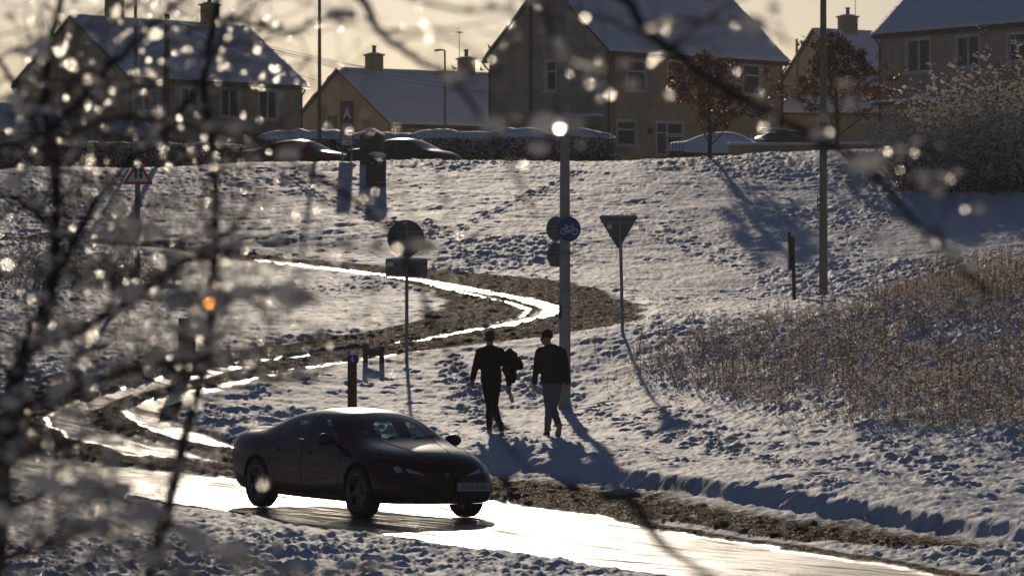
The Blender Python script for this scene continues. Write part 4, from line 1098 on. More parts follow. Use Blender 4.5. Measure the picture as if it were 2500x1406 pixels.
def rim_parts(root, cx, cy, R0, sgn):
    wo = empty('wheel', (cx, cy, R0)); wo.parent = root
    M = Matrix.Rotation(R(-90)*sgn, 4, 'X')
    m = MB(); m.lathe([(.235,-.105),(.285,-.112),(.318,-.104),(R0,-.085),(R0+.001,0),(R0,.085),(.318,.104),(.285,.112),(.235,.105)], 40, M, close=True); m.build('tyre', BLACK, wo, smooth=True)
    m = MB(); m.lathe([(.236,-.09),(.240,.095),(.250,.108),(.236,.110),(.222,.095),(.215,.0),(.215,-.08)], 36, M, close=True)
    for k in range(5):      # five round openings ringed by thin spokes
        a = 2*math.pi*k/5+.3; c = Vector((.135*math.cos(a), .135*math.sin(a), .085)); n = 18
        ring = [M @ (c + Vector((.074*math.cos(2*math.pi*j/n), .074*math.sin(2*math.pi*j/n), .012*math.cos(2*math.pi*j/n-a)))) for j in range(n+1)]
        m.tube(ring, .011, 5, cap=False)
        d = Vector((math.cos(a), math.sin(a), 0)); m.tube([M @ (d*.2+Vector((0, 0, .09))), M @ (d*.225+Vector((0, 0, .09)))], .02, 5)
        a2 = a+math.pi/5; d = Vector((math.cos(a2), math.sin(a2), 0)); m.tube([M @ (d*.03+Vector((0, 0, .07))), M @ (d*.10+Vector((0, 0, .08))), M @ (d*.22+Vector((0, 0, .095)))], [.018, .014, .012], 5)
    m.lathe([(.05,.06),(.055,.085),(.03,.10)], 14, M); m.build('rim', ALLOY, wo, smooth=False)
    m = MB(); m.lathe([(.16,.02),(.165,.035),(.06,.04)], 24, M); m.build('brake_disc', GALV, wo)
    return wo
def interior(root):
    m = MB(); m.add([(x, y, z) for x, z0, z1 in ((.50,.60,.93),(1.0,.6,.95)) for y in (-.7,.7) for z in (z0, z1)], [(0,1,3,2),(4,6,7,5),(0,4,5,1),(2,3,7,6),(0,2,6,4),(1,5,7,3)]); m.build('dashboard', INTER, root)
    for sx, ys in ((-.28, (-.36,.36)), (-1.05, (-.36,.36))):
        for y in ys:
            m = MB(); m.tube([(sx+.35,y,.52),(sx-.02,y,.50),(sx-.14,y,.78),(sx-.22,y,1.04)], [.22,.25,.25,.20], 10, ry=[.08,.09,.07,.05]); m.tube([(sx-.225,y,1.10),(sx-.245,y,1.24)], [.13,.11], 10, ry=[.05,.045]); m.build('seat', INTER, root, smooth=True)
    m = MB(); n = 20; ring = [Vector((.46+.06*math.sin(2*math.pi*k/n), -.36+.18*math.cos(2*math.pi*k/n), .93+.17*math.sin(2*math.pi*k/n))) for k in range(n+1)]; m.tube(ring, .016, 6, cap=False); m.tube([(.46,-.52,.93),(.46,-.2,.93)], .02, 6); m.build('steering_wheel', INTER, root)
    m = MB(); m.box((.50, .0, 1.285), (.03, .22, .07)); m.build('rear_view_mirror', DARK, root)

def make_car(root, paint, detail=True, sx=1.0, sz=1.0, sub=3):
    sh = shell_mesh(ST, sub, sx, sz)
    bm = bmesh.new(); bm.from_mesh(sh); bvh = BVHTree.FromBMesh(bm); bm.free()
    sh.materials.append(paint); sh.polygons.foreach_set('use_smooth', [True]*len(sh.polygons))
    body = link('body', sh, None, None)
    ax_ = 1.41*sx; R0 = .335
    cut = []
    for x in (-ax_, ax_):
        for s in (-1, 1):
            m = MB(); m.lathe([(.385, 0), (.385, .6)], 40, Matrix.Translation((x, s*.56, R0+.015)) @ Matrix.Rotation(R(-90)*s, 4, 'X')); c = m.build('cut', INTER); cut.append(c)
    if detail:
        m = MB(); m.add([(1.0,.74,.40),(1.0,-.74,.40),(-1.45,.74,.40),(-1.45,-.74,.40), (.93,.74,.93),(.93,-.74,.93),(-1.5,.72,.96),(-1.5,-.72,.96), (.30,.49,1.335),(.30,-.49,1.335),(-.66,.49,1.32),(-.66,-.49,1.32)], [])
        hb_ = bmesh.new(); [hb_.verts.new(v) for v in m.v]; bmesh.ops.convex_hull(hb_, input=hb_.verts); hm = bpy.data.meshes.new('cab'); hb_.to_mesh(hm); hb_.free(); hm.materials.append(INTER)
        cab = bpy.data.objects.new('cab', hm); COL.objects.link(cab); cut.append(cab)
        for pl in (W_F, W_R, W_Q): cut.append(prism_obj('w', pl, 'y', -1.2, 1.2))
        cut.append(prism_obj('w', W_S, 'z', .96, 2)); cut.append(prism_obj('w', W_B, 'z', 1.02, 2))
    bpy.context.view_layer.update()
    bool_cut(body, cut)
    body.parent = root
    me = body.data
    if len(me.materials) < 2: me.materials.append(INTER)
    try: me.set_sharp_from_angle(angle=R(38))
    except Exception: pass
    gm = CARGLASS if detail else PANE
    sc_ = lambda pl: [(a*sx, b*sz) for a, b in pl]
    off = -.004 if detail else .004
    for s in (-1, 1):
        for pl in (W_F, W_R, W_Q): patch(bvh, sc_(pl), 'side', s, off).build('side_window', gm, root, smooth=True)
    if not detail: W2 = [(a*sx, b) for a, b in W_S]
    patch(bvh, [(a*sx, b) for a, b in W_S], 'top', 1, off).build('windscreen', gm, root, smooth=True)
    patch(bvh, [(a*sx, b) for a, b in W_B], 'top', 1, off).build('rear_window', gm, root, smooth=True)
    for x in (-ax_, ax_):
        for s in (-1, 1): rim_parts(root, x, s*.795, R0, s)
    for s in (-1, 1):       # mirrors
        m = MB(); m.tube([(.70*sx,s*.84,.955*sz),(.70*sx,s*.93,.975*sz)], .03, 6); m.blob((.70*sx, s*1.0, 1.005*sz), 1.0, 3, .02, (.085, .125, .085)); m.build('wing_mirror', DARK if detail else paint, root, smooth=True)
    return bvh, body

# the red saloon on the main road
hx, hy = .53, -.848
cfx, cfy = XY(885, 47.65)                    # near front tyre on the road
lx, ly = -hy, hx                             # car's left
cx = cfx - hx*1.41 + lx*.795; cy = cfy - hy*1.41 + ly*.795
wz = [ground(cx+hx*a+lx*b_, cy+hy*a+ly*b_) for a in (1.41, -1.41) for b_ in (.795, -.795)]
cz_ = sum(wz)/4
car = empty('saloon_car', (cx, cy, cz_-.004), 0, 'dark red four door saloon car driving past on the wet road', 'car')
pitch = math.atan2((wz[2]+wz[3]-wz[0]-wz[1])/2, 2.82); roll = math.atan2((wz[0]+wz[2]-wz[1]-wz[3])/2, 1.59)
Mx = Matrix.Rotation(math.atan2(hy, hx), 4, 'Z') @ Matrix.Rotation(pitch, 4, 'Y') @ Matrix.Rotation(roll, 4, 'X')
car.rotation_euler = Mx.to_euler()
bvh, body = make_car(car, REDPAINT)
interior(car)
for s in (-1, 1):
    hlp = [(s*.30,.585),(s*.42,.63),(s*.60,.685),(s*.76,.725),(s*.815,.73),(s*.80,.66),(s*.72,.60),(s*.56,.575),(s*.42,.575)]
    lo = patch(bvh, hlp, 'front', 1, .004, 5).build('headlight', DARK, car, smooth=True)
    patch(bvh, [(s*.30,.588),(s*.42,.628),(s*.57,.672),(s*.55,.62),(s*.42,.60)], 'front', 1, .008, 4).build('reflector', LAMPIN, lo, smooth=True)
    patch(bvh, [(s*(.66+.045*math.cos(a)), .655+.045*math.sin(a)) for a in [k*math.pi/5 for k in range(10)]], 'front', 1, .009, 3, 2).build('projector', LAMPIN, lo, smooth=True)
    patch(bvh, hlp, 'front', 1, .012, 5).build('lens', LENS, lo, smooth=True)
    patch(bvh, [(s*.22,.50),(s*.42,.50),(s*.66,.45),(s*.62,.30),(s*.22,.28)] if s < 0 else [(s*.22,.36),(s*.66,.36),(s*.62,.28),(s*.22,.27)], 'front', 1, .004, 4).build('air_intake', GRILLE, car)
    patch(bvh, [(s*.62,.78),(s*.80,.80),(s*.80,.92),(s*.62,.93)], 'rear', 1, .006, 4).build('tail_lamp', TAIL, car, smooth=True)
    patch(bvh, [(-2.36,.80),(-2.12,.83),(-2.08,.90),(-2.36,.93)], 'side', s, .006, 4).build('tail_lamp', TAIL, car, smooth=True)
    for pts in ([(-.15,.95),(-.17,.6),(-.14,.28),(.75,.28),(.88,.45),(.93,.75),(.84,.90)], [(-1.02,.97),(-1.08,.75),(-1.0,.55),(-.86,.30),(-.14,.28)]): seam(bvh, pts, 'side', s, .005).build('door_seam', GRILLE, car)
    seam(bvh, [(1.20,s*.70),(1.5,s*.66),(1.85,s*.58),(2.06,s*.48)], 'top', s, .004).build('bonnet_seam', GRILLE, car)
    seam(bvh, [(1.15,s*.42),(1.5,s*.36),(1.9,s*.24),(2.08,s*.18)], 'top', s, .006, .001).build('bonnet_crease', REDPAINT, car, smooth=True)
    for x, z in ((.02,.80), (-.84,.82)):
        h = bvh.ray_cast(Vector((x, s*2, z)), Vector((0, -s, 0)))[0]; m = MB(); m.tube([h+Vector((-.10,s*.0,0)), h+Vector((-.07,s*.03,.003)), h+Vector((.07,s*.03,.003)), h+Vector((.10,s*.0,0))], .013, 6); m.build('door_handle', REDPAINT, car, smooth=True)
    seam(bvh, [(-1.02,.99),(-.98,.985),(-.5,.972),(.4,.955),(.79,.942)], 'side', s, .006, .002).build('window_trim', DARK, car)
    seam(bvh, [(.82,.25),(.3,.24),(-.4,.24),(-.98,.25)], 'side', s, .018, .0).build('sill_trim', DARK, car)
gr = patch(bvh, [(-.15,.645),(0,.655),(.15,.645),(.13,.50),(.05,.32),(0,.28),(-.05,.32),(-.13,.50)], 'front', 1, .006, 4).build('grille', GRILLE, car)
for k in range(6):
    z_ = .33+.047*k; w_ = .045+.085*(k/5)
    seam(bvh, [(-w_, z_), (w_, z_)], 'front', 1, .004, .008).build('grille_slat', ALLOY if k % 2 else GRILLE, gr)
hb0 = bvh.ray_cast(Vector((4, 0, .60)), Vector((-1, 0, 0)))
m = MB(); M = Matrix.Translation(hb0[0]+hb0[1]*.012) @ hb0[1].to_track_quat('Z', 'Y').to_matrix().to_4x4()
m.lathe([(.038,-.008),(.038,.004),(.034,.008),(.031,.004)], 24, M); bdg = m.build('badge', ALLOY, car)
m = MB(); m.lathe([(.030,-.004),(.030,.003)], 24, M); m.build('badge_face', simple('badge_enamel', (.30,.30,.32), .3), bdg)
m = MB(); m.add([M @ Vector(v) for v in ((-.004,-.024,.0035),(.004,-.024,.0035),(.004,.024,.0035),(-.004,.024,.0035),(-.018,-.002,.0035),(-.004,-.002,.0035),(-.004,.006,.0035),(-.018,.006,.0035),(.004,-.02,.0035),(.016,-.01,.0035),(.008,.0,.0035),(.018,.012,.0035),(.004,.018,.0035))], [(0,1,2,3),(4,5,6,7),(8,9,10,11,12)]); m.build('badge_emblem', REDM, bdg, fix=False)
hp = bvh.ray_cast(Vector((4, .40, .44)), Vector((-1, 0, 0))); nrm = Vector((hp[1].x, hp[1].y*.6, 0)).normalized()
pe = MB(); pe.bx(-.26,.26,-.006,.006,-.056,.056); po = pe.build('number_plate', SIGNW, car)
po.rotation_euler = (0, 0, math.atan2(nrm.y, nrm.x)+R(90)); po.location = hp[0]+nrm*.045
m = MB(); m.bx(-.20,.20,.007,.06,-.03,.03); m.build('plate_bracket', GRILLE, po)
tx = text_obj('YX72 HAU', .098, SIGNK, po, (0, -.0085, -.002), 1.06); tx.scale = (.86, 1.02, 1)
m = MB(); m.tube([(-2.20,-.62,1.045),(-2.26,-.4,1.075),(-2.28,0,1.085),(-2.26,.4,1.075),(-2.20,.62,1.045)], .045, 8, ry=[.012]*5); m.build('boot_spoiler', DARK, car, smooth=True)
for s in (-.25, .15):
    seam(bvh, [(1.12, s), (1.05, s+.25), (1.02, s+.5 if s < 0 else s+.38)], 'top', 1, .008, .01).build('wiper', DARK, car)

# parked cars behind the crest of the hill
def parked(name, label, px, Y, yaw, paint, snow=False, sx=.93, sz=1.0, dz=0.0):
    x, y = XY(px, Y); r = empty(name, (x, y, ground(x, y)-.02+dz), yaw, label, 'car', 'cars parked by the houses')
    make_car(r, paint, False, sx, sz, 2)
    m = MB()
    if snow:
        vs = []; st = [(s[0]*sx*1.01, [(s[6]*1.0, s[7]*sz*1.0), (s[8]*1.03, s[9]*sz+.05), (s[10]*1.05, s[11]*sz+.12), (s[12]*1.04, s[13]*sz+.17), (0, s[14]*sz+.20)]) for s in ST]
        for x_, h in st: vs += [(x_, yy, zz+rnd.uniform(-.015, .015)) for yy, zz in h] + [(x_, -yy, zz+rnd.uniform(-.015, .015)) for yy, zz in reversed(h[:-1])]
        n = 9; m.add(vs, [(i*n+k, i*n+k+1, (i+1)*n+k+1, (i+1)*n+k) for i in range(len(st)-1) for k in range(n-1)] + [tuple(range(n)), tuple((len(st)-1)*n+k for k in range(n))])
        o = m.build('snow_cover', SNOW, r, smooth=True); md = o.modifiers.new('s', 'SUBSURF'); md.levels = md.render_levels = 2
    return r
r1 = parked('parked_car', 'dull red parked car seen over the snow crest left of the cabinet', 735, 133, R(-28), RED2, sz=1.0)
r2 = parked('parked_car', 'black parked car with sloping windscreen right of the dark green cabinet', 995, 132, R(-32), DARKPAINT)
r3 = parked('parked_car', 'parked car buried under smooth snow behind the small russet tree', 1775, 139, R(-22), GREYP, True, sx=.9)
r4 = parked('parked_car', 'grey parked car with patchy snow on its windscreen behind the low wall', 1905, 147, R(-150), GREYP, False, sx=.9, dz=.25)
m = MB(); bvh_r = None
m.blob((.3, 0, 1.425), 1.0, 2, .04, (.62, .56, .05)); m.build('snow_patch', SNOW, r4, smooth=True)
m = MB(); m.blob((1.5, .2, .93), 1.0, 2, .12, (.55, .6, .07)); m.build('snow_patch', SNOW, r4, smooth=True)
m = MB(); m.tube([(1.05,-.55,1.09),(.8,.1,1.27),(.6,.55,1.3)], .05, 6); m.build('snow_patch', SNOW, r4, smooth=True)

# ------------------------------------------------------------------ people
SKIN = simple('skin', (.42, .22, .15), .55, var=.08); HAIR = simple('brown_hair', (.05, .028, .016), .6, var=.3, scale=60)
def cloth(name, c, rough=.9): return simple(name, c, rough, var=.18, scale=14, spec=.2, bump=.35, bscale=120)
BLACKCLOTH = cloth('black_cloth', (.012, .012, .013)); TRK = cloth('black_trousers', (.010, .010, .011)); HOODY = cloth('dark_grey_hoodie', (.032, .032, .034)); JOG = cloth('grey_joggers', (.13, .14, .15)); BEANIE = cloth('dark_beanie', (.02, .016, .014))
SHOE = simple('dark_shoe', (.015, .014, .014), .6); SOLE = simple('pale_sole', (.22, .21, .19), .7)
def fuse(parts, name, mat, parent, vox=.014, smooth=6, wr=0.0):
    """tapered elliptical tubes and lumps fused into one continuous surface"""
    m = MB()
    for p in parts:
        if p[0] == 't': m.tube(p[1], p[2], 14, True, ry=p[3] if len(p) > 3 else None)
        else: m.blob(p[1], 1.0, 3, 0, p[2])
    o = m.build(name, mat, parent)
    # round the tube ends
    md = o.modifiers.new('r', 'REMESH'); md.mode = 'VOXEL'; md.voxel_size = vox; md.use_smooth_shade = True
    sm = o.modifiers.new('s', 'SMOOTH'); sm.iterations = smooth; sm.factor = .5
    dg = bpy.context.evaluated_depsgraph_get(); me = bpy.data.meshes.new_from_object(o.evaluated_get(dg)); o.modifiers.clear()
    if wr:
        n = len(me.vertices); co = np.empty(n*3, np.float32); me.vertices.foreach_get('co', co); co = co.reshape(-1, 3); no = np.empty(n*3, np.float32); me.vertices.foreach_get('normal', no); no = no.reshape(-1, 3)
        q = fbm(co[:, 0]*9+co[:, 1]*6, co[:, 2]*16+co[:, 1]*8, 7, 3); co += no*(q*wr)[:, None]; me.vertices.foreach_set('co', co.ravel()); me.update()
    o.data = me
    if not me.materials: me.materials.append(mat)
    return o
def hand(parts, w_, d, palm_n, curl=.5, r=.0095):
    """w_ wrist, d pointing direction, palm_n palm facing direction: palm plus five fingers"""
    w_ = Vector(w_); d = Vector(d).normalized(); n = Vector(palm_n).normalized(); s = d.cross(n).normalized()
    k = w_+d*.085
    parts.append(('t', [w_-d*.03, w_+d*.03, k], [.026, .036, .038], [.022, .020, .017]))
    for i, (off, L) in enumerate(((-.028, .070), (-.010, .080), (.009, .074), (.026, .058))):
        b = k + s*off - d*.01; a1 = (d*math.cos(curl*.6)+n*math.sin(curl*.6)); a2 = (d*math.cos(curl*1.5)+n*math.sin(curl*1.5)); a3 = (d*math.cos(curl*2.4)+n*math.sin(curl*2.4))
        p1 = b+a1*L*.42; p2 = p1+a2*L*.34; p3 = p2+a3*L*.3
        parts.append(('t', [b, p1, p2, p3], [r, r*.97, r*.9, r*.7]))
    tb = w_+d*.025-s*.03; parts.append(('t', [tb, tb-s*.022+d*.03+n*.012, tb-s*.018+d*.062+n*.025], [.0125, .0115, .009]))
def head(parts, c, face, h=.235):
    c = Vector(c); f = Vector(face).normalized(); s = f.cross(Vector((0, 0, 1))).normalized(); Z = Vector((0, 0, 1))
    parts += [('b', c+Z*.025-f*.012, (.082, .082, .105)), ('b', c-Z*.035+f*.022, (.062, .062, .085)), ('b', c-Z*.09+f*.05, (.032, .032, .026))]
    parts.append(('t', [c+f*.085+Z*.015, c+f*.108-Z*.022, c+f*.088-Z*.03], [.011, .015, .013]))         # nose
    parts.append(('t', [c+f*.085-Z*.055+s*.02, c+f*.096-Z*.055, c+f*.085-Z*.055-s*.02], [.008, .010, .008]))  # mouth
    parts.append(('t', [c+f*.082+Z*.032+s*.035, c+f*.092+Z*.036, c+f*.082+Z*.032-s*.035], [.010, .009, .010]))  # brow
    for q in (-1, 1): parts.append(('b', c+s*q*.079-f*.01-Z*.01, (.016, .024, .032)))               # ears
    parts.append(('t', [c-Z*.06-f*.02, c-Z*.15-f*.03], [.052, .058]))
def eyes(root, c, face):
    f = Vector(face).normalized(); s = f.cross(Vector((0, 0, 1))).normalized(); c = Vector(c)
    for q in (-1, 1):
        m = MB(); m.blob(c+f*.068+s*q*.030+Vector((0, 0, .012)), .009, 2, 0); m.build('eye', DARK, root, smooth=True)
def shoe(root, heel, toe, up, name='shoe'):
    heel = Vector(heel); toe = Vector(toe); u = Vector(up).normalized(); d = (toe-heel); L = d.length; d.normalize()
    o = fuse([('t', [heel-d*.01+u*.035, heel+d*L*.35+u*.04, heel+d*L*.7+u*.03, toe-d*.02+u*.022], [.044, .044, .05, .036], [.04, .042, .034, .024]), ('t', [heel+d*.05+u*.04, heel+d*.045+u*.11], [.046, .044])], name, SHOE, root, .012, 4)
    m = MB(); s = d.cross(u).normalized(); out = [(-.02, .030), (.03, .042), (L*.35, .042), (L*.7, .052), (L*.92, .040), (L, .012)]
    pts = [heel+d*a+s*b for a, b in out]+[heel+d*a-s*b for a, b in reversed(out)]; n = len(pts)
    m.add([p-u*.004 for p in pts]+[p+u*.018 for p in pts], [tuple(range(n)), tuple(range(n, 2*n))]+[(i, (i+1) % n, n+(i+1) % n, n+i) for i in range(n)]); m.build('sole', SOLE, o)

def place_person(px, Y, label):
    x, y = XY(px, Y); return empty('person', (x, y, ground(x, y)+.02), 0, label, 'person', 'people walking in the snow')
# ---- man in black carrying a coat
pa = place_person(1202, 61.0, 'person in black walking away, one arm round a bundled coat')
B = []; hc0 = (-.045, .02, 1.585); fc = Vector((-.12, 1, -.05))
head(B, hc0, fc)
hand(B, (-.335, .06, .86), (-.10, .10, -1), (.9, .3, .1), .55)
hand(B, (.285, .02, .73), (.02, .0, -1), (-.5, .8, .1), .95)
B += [('t', [(-.045,.0,1.47),(-.04,0,1.36),(-.03,0,1.1),(-.02,0,.84)], [.055,.11,.12,.12], [.055,.07,.08,.08]), ('t', [(-.04,0,1.34),(-.19,0,1.32),(-.245,.02,1.22),(-.285,0,1.08),(-.325,.055,.92),(-.335,.06,.83)], [.06,.05,.045,.04,.032,.026]), ('t', [(-.04,0,1.34),(.12,0,1.32),(.20,-.01,1.22),(.235,-.06,1.08),(.275,-.02,.90),(.285,.02,.70)], [.06,.05,.045,.04,.032,.026]),
      ('t', [(-.07,.02,.86),(-.065,.07,.60),(-.045,.10,.44),(-.05,.14,.22),(-.052,.17,.06)], [.07,.06,.045,.04,.032]), ('t', [(.05,-.01,.86),(.035,0,.60),(.03,-.04,.42),(.09,-.15,.22),(.125,-.22,.11)], [.07,.06,.045,.04,.032])]
body_a = fuse(B, 'body', SKIN, pa, .0105, 2); eyes(body_a, hc0, fc)
fuse([('b', Vector(hc0)+Vector((.004,-.022,.045)), (.087, .085, .088)), ('b', Vector(hc0)+Vector((.008,-.045,-.01)), (.076, .06, .07))], 'hair', HAIR, pa, .010, 3, .003)
J = [('t', [(-.02,0,.80),(-.02,.0,.92),(-.03,.0,1.10),(-.035,.0,1.28),(-.04,.0,1.38),(-.045,.005,1.45)], [.182,.178,.178,.195,.16,.072], [.140,.134,.125,.12,.10,.075]),
     ('t', [(-.20,0,1.345),(-.245,.02,1.22),(-.285,-.0,1.08),(-.325,.055,.92),(-.337,.065,.85)], [.082,.072,.064,.052,.046]),
     ('t', [(.13,0,1.345),(.20,-.01,1.22),(.235,-.06,1.08),(.275,-.02,.90),(.285,.015,.77)], [.082,.072,.066,.056,.047]),
     ('t', [(-.17,0,1.345),(-.04,.0,1.375),(.10,0,1.345)], [.075,.09,.075]), ('b', (-.19,0,1.325), (.092,.088,.092)), ('b', (.12,0,1.325), (.092,.088,.092)), ('t', [(-.04,0,1.38),(-.045,.0,1.44)], [.12,.07])]
fuse(J, 'jacket', BLACKCLOTH, pa, .014, 6, .008)
T = [('t', [(-.02,0,.93),(-.02,0,.80),(-.015,0,.74)], [.145,.160,.15], [.10,.118,.11]),
     ('t', [(-.085,.02,.80),(-.065,.07,.60),(-.045,.10,.44),(-.05,.14,.22),(-.052,.17,.075)], [.098,.085,.068,.058,.052]),
     ('t', [(.06,-.01,.80),(.035,.0,.60),(.03,-.04,.42),(.09,-.15,.22),(.125,-.22,.12)], [.10,.086,.070,.060,.054])]
fuse(T, 'trousers', TRK, pa, .014, 6, .007)
shoe(pa, (-.05,.145,.012), (-.075,.40,.015), (0,0,1)); shoe(pa, (.135,-.27,.10), (.155,-.10,.0), (.06,-.65,.75))
def at_person(p, v): return p.location + Vector(v)
cb = empty('folded_coat', at_person(pa, (.30,-.08,1.05)), 0, 'black hooded coat bundled under the walking person\'s arm', 'coat'); cb.scale = (1.2, 1.2, 1.2)
fuse([('b', (.0,0,.06), (.115,.13,.12)), ('b', (.075,-.03,.10), (.085,.10,.085)), ('t', [(.02,-.02,.12),(.12,-.04,.08),(.175,-.04,.0)], [.09,.075,.03]), ('t', [(-.02,0,.04),(.02,.02,-.10),(.04,.03,-.2)], [.11,.08,.04]), ('t', [(-.08,0,.16),(.0,-.02,.21),(.08,-.04,.17)], [.07,.09,.06])], 'coat_body', BLACKCLOTH, cb, .012, 3, .014)
bt = empty('drink_bottle', at_person(pa, (.30,.015,.64)), 0, 'small pale metal bottle hanging from the hand of the person in black', 'bottle')
bt.rotation_euler = (0, R(-16), 0)
m = MB(); m.lathe([(.0,-.165),(.03,-.165),(.034,-.155),(.034,-.03),(.028,-.005),(.017,.012),(.017,.025)], 20); m.build('flask', simple('brushed_steel', (.42,.44,.42), .35, metal=.6), bt, smooth=True)
m = MB(); m.lathe([(.019,.025),(.02,.055),(.012,.06)], 16); m.build('cap', DARK, bt)
# ---- person in beanie and hoodie
pb = place_person(1342, 60.0, 'person in beanie, dark hoodie and grey joggers looking left while walking')
B = []; hc0 = (-.055, .01, 1.645); fc = Vector((-.95, .38, -.08))
head(B, hc0, fc)
hand(B, (-.250, .02, .875), (.03, .06, -1), (.6, .7, .0), .5)
hand(B, (.312, .0, .86), (.0, .04, -1), (-.7, .6, .0), .6)
B += [('t', [(-.03,.0,1.53),(.0,0,1.44),(.03,0,1.18),(.04,0,.9)], [.055,.11,.12,.12], [.055,.07,.08,.08]), ('t', [(.01,0,1.43),(-.14,0,1.40),(-.20,0,1.28),(-.215,-.03,1.14),(-.245,0,.97),(-.25,.02,.85)], [.06,.05,.045,.04,.032,.026]), ('t', [(.01,0,1.43),(.17,0,1.41),(.245,0,1.28),(.27,-.05,1.13),(.305,-.02,.96),(.312,0,.84)], [.06,.05,.045,.04,.032,.026]),
      ('t', [(-.02,.02,.92),(-.02,.08,.66),(-.01,.12,.50),(-.025,.15,.28),(-.035,.17,.06)], [.07,.06,.045,.04,.032]), ('t', [(.10,-.01,.92),(.085,0,.66),(.05,-.04,.47),(.115,-.20,.29),(.145,-.28,.19)], [.07,.06,.045,.04,.032])]
body_b = fuse(B, 'body', SKIN, pb, .0105, 2); eyes(body_b, hc0, fc)
fuse([('b', Vector(hc0)+Vector((.012,-.004,.058)), (.096, .092, .082)), ('t', [Vector(hc0)+Vector((.026,-.01,-.01)), Vector(hc0)+Vector((.014,0,.055))], [.090,.098], [.086,.094]), ('b', Vector(hc0)+Vector((.03,-.01,.115)), (.05,.05,.035))], 'beanie', BEANIE, pb, .010, 3, .003)
J = [('t', [(.04,0,.88),(.04,.0,1.0),(.03,.0,1.18),(.02,.0,1.34),(.0,.0,1.45),(-.01,.0,1.53)], [.195,.190,.182,.195,.155,.078], [.148,.140,.128,.125,.105,.085]),
     ('t', [(-.16,0,1.42),(-.20,.0,1.28),(-.215,-.03,1.14),(-.245,.0,.97),(-.252,.02,.88)], [.082,.070,.062,.052,.045]),
     ('t', [(.19,0,1.43),(.245,.0,1.28),(.27,-.05,1.13),(.305,-.02,.96),(.312,.0,.87)], [.084,.072,.064,.054,.046]),
     ('t', [(-.12,0,1.425),(.01,.0,1.455),(.15,0,1.43)], [.075,.09,.075]), ('b', (-.145,0,1.405), (.092,.088,.092)), ('b', (.175,0,1.41), (.094,.09,.094)),
     ('b', (.035,-.10,1.475), (.125,.07,.075)), ('b', (.09,-.09,1.44), (.09,.06,.06))]
fuse(J, 'hoodie', HOODY, pb, .014, 5, .008)
T = [('t', [(.045,0,1.0),(.045,0,.86),(.045,0,.80)], [.14,.160,.15], [.098,.116,.11]),
     ('t', [(-.03,.02,.86),(-.02,.08,.66),(-.01,.12,.50),(-.025,.15,.28),(-.035,.17,.085)], [.098,.088,.070,.060,.054]),
     ('t', [(.115,-.01,.86),(.085,.0,.66),(.05,-.04,.47),(.115,-.20,.29),(.145,-.28,.20)], [.10,.088,.072,.062,.056])]
fuse(T, 'joggers', JOG, pb, .014, 5, .009)
shoe(pb, (-.03,.145,.012), (-.07,.40,.015), (0,0,1)); shoe(pb, (.165,-.335,.21), (.125,-.235,-.01), (.05,.90,.42))

# ------------------------------------------------------------------ hedges, walls, fences
def hedge(name, label, p0, p1, zt, wd, leaves, seed, snow=.22, ends=True):
    """clipped hedge from p0 to p1 (XY), top height zt above ground, with a snow cap"""
    a = Vector((*p0, 0)); b_ = Vector((*p1, 0)); d = b_-a; L = d.length; d.normalize(); n = Vector((-d.y, d.x, 0))
    zb = min(ground(a.x, a.y), ground(b_.x, b_.y))
    r = empty(name, (a.x, a.y, zb), math.atan2(d.y, d.x), label, 'hedge', 'hedges in front of the houses')
    H = zt-zb
    m = MB(); nu, rows = int(L*3), [(-.5, 0), (-.5, .5), (-.48, .9), (-.36, 1), (0, 1.02), (.36, 1), (.48, .9), (.5, .5), (.5, 0)]
    vs = []
    for i in range(nu+1):
        x = L*i/nu
        for u, h in rows: vs.append((x, u*(wd-.12)+rnd.uniform(-.03, .03), h*(H-.05)-.1+rnd.uniform(-.03, .03)))
    k = len(rows); m.add(vs, [(i*k+j, i*k+j+1, (i+1)*k+j+1, (i+1)*k+j) for i in range(nu) for j in range(k-1)] + [tuple(range(k)), tuple(nu*k+j for j in range(k))])
    m.build('twig_core', BARK2, r)
    c = np.stack([npr.uniform(-.05, L+.05, leaves), -wd/2+np.abs(npr.normal(0, .07, leaves))-.05, npr.uniform(0, H, leaves)], 1)
    sel = npr.uniform(size=leaves) < .25; c[sel, 1] = npr.uniform(-wd/2, wd/2, sel.sum()); c[sel, 2] = H+npr.normal(0, .04, sel.sum())
    V, Fc = cards(c, np.full(leaves, .085)); tag(link('leaves', np_mesh('leaves', V, Fc), HEDGELEAF, r), kind='stuff')
    q = int(leaves*.12); c = np.stack([npr.uniform(0, L, q), np.full(q, -wd/2-.05)+npr.normal(0, .03, q), H*(1-np.abs(npr.normal(0, .25, q)))], 1)
    V, Fc = flecks(c, npr.uniform(.015, .045, q), (1.2, 1, .7)); tag(link('snow_flecks', np_mesh('snow_flecks', V, Fc), SNOW, r), kind='stuff')
    if snow:
        m = MB(); nu = int(L*5); vs = []; prof = [(-.56, -.12), (-.58, .0), (-.45, .6), (-.2, .95), (.15, 1), (.45, .7), (.56, .0)]
        for i in range(nu+1):
            x = -.06+(L+.12)*i/nu; e = 1.0 if 2 < i < nu-2 else (.35 if i in (0, nu) else .8)
            nz = float(fbm(np.array([x*1.1]), np.array([seed*3.1]), seed, 3)[0])
            for u, h in prof: vs.append((x, u*wd*(.9+.1*e), H-.03+.09*nz+h*snow*e*(1+.5*nz)+rnd.uniform(-.012, .012)))
        k = len(prof); m.add(vs, [(i*k+j, i*k+j+1, (i+1)*k+j+1, (i+1)*k+j) for i in range(nu) for j in range(k-1)] + [tuple(range(k)), tuple(nu*k+j for j in range(k))] + [(i*k, i*k+k-1, (i+1)*k+k-1, (i+1)*k) for i in range(nu)])
        m.build('snow_cap', SNOW, r, smooth=True)
    return r
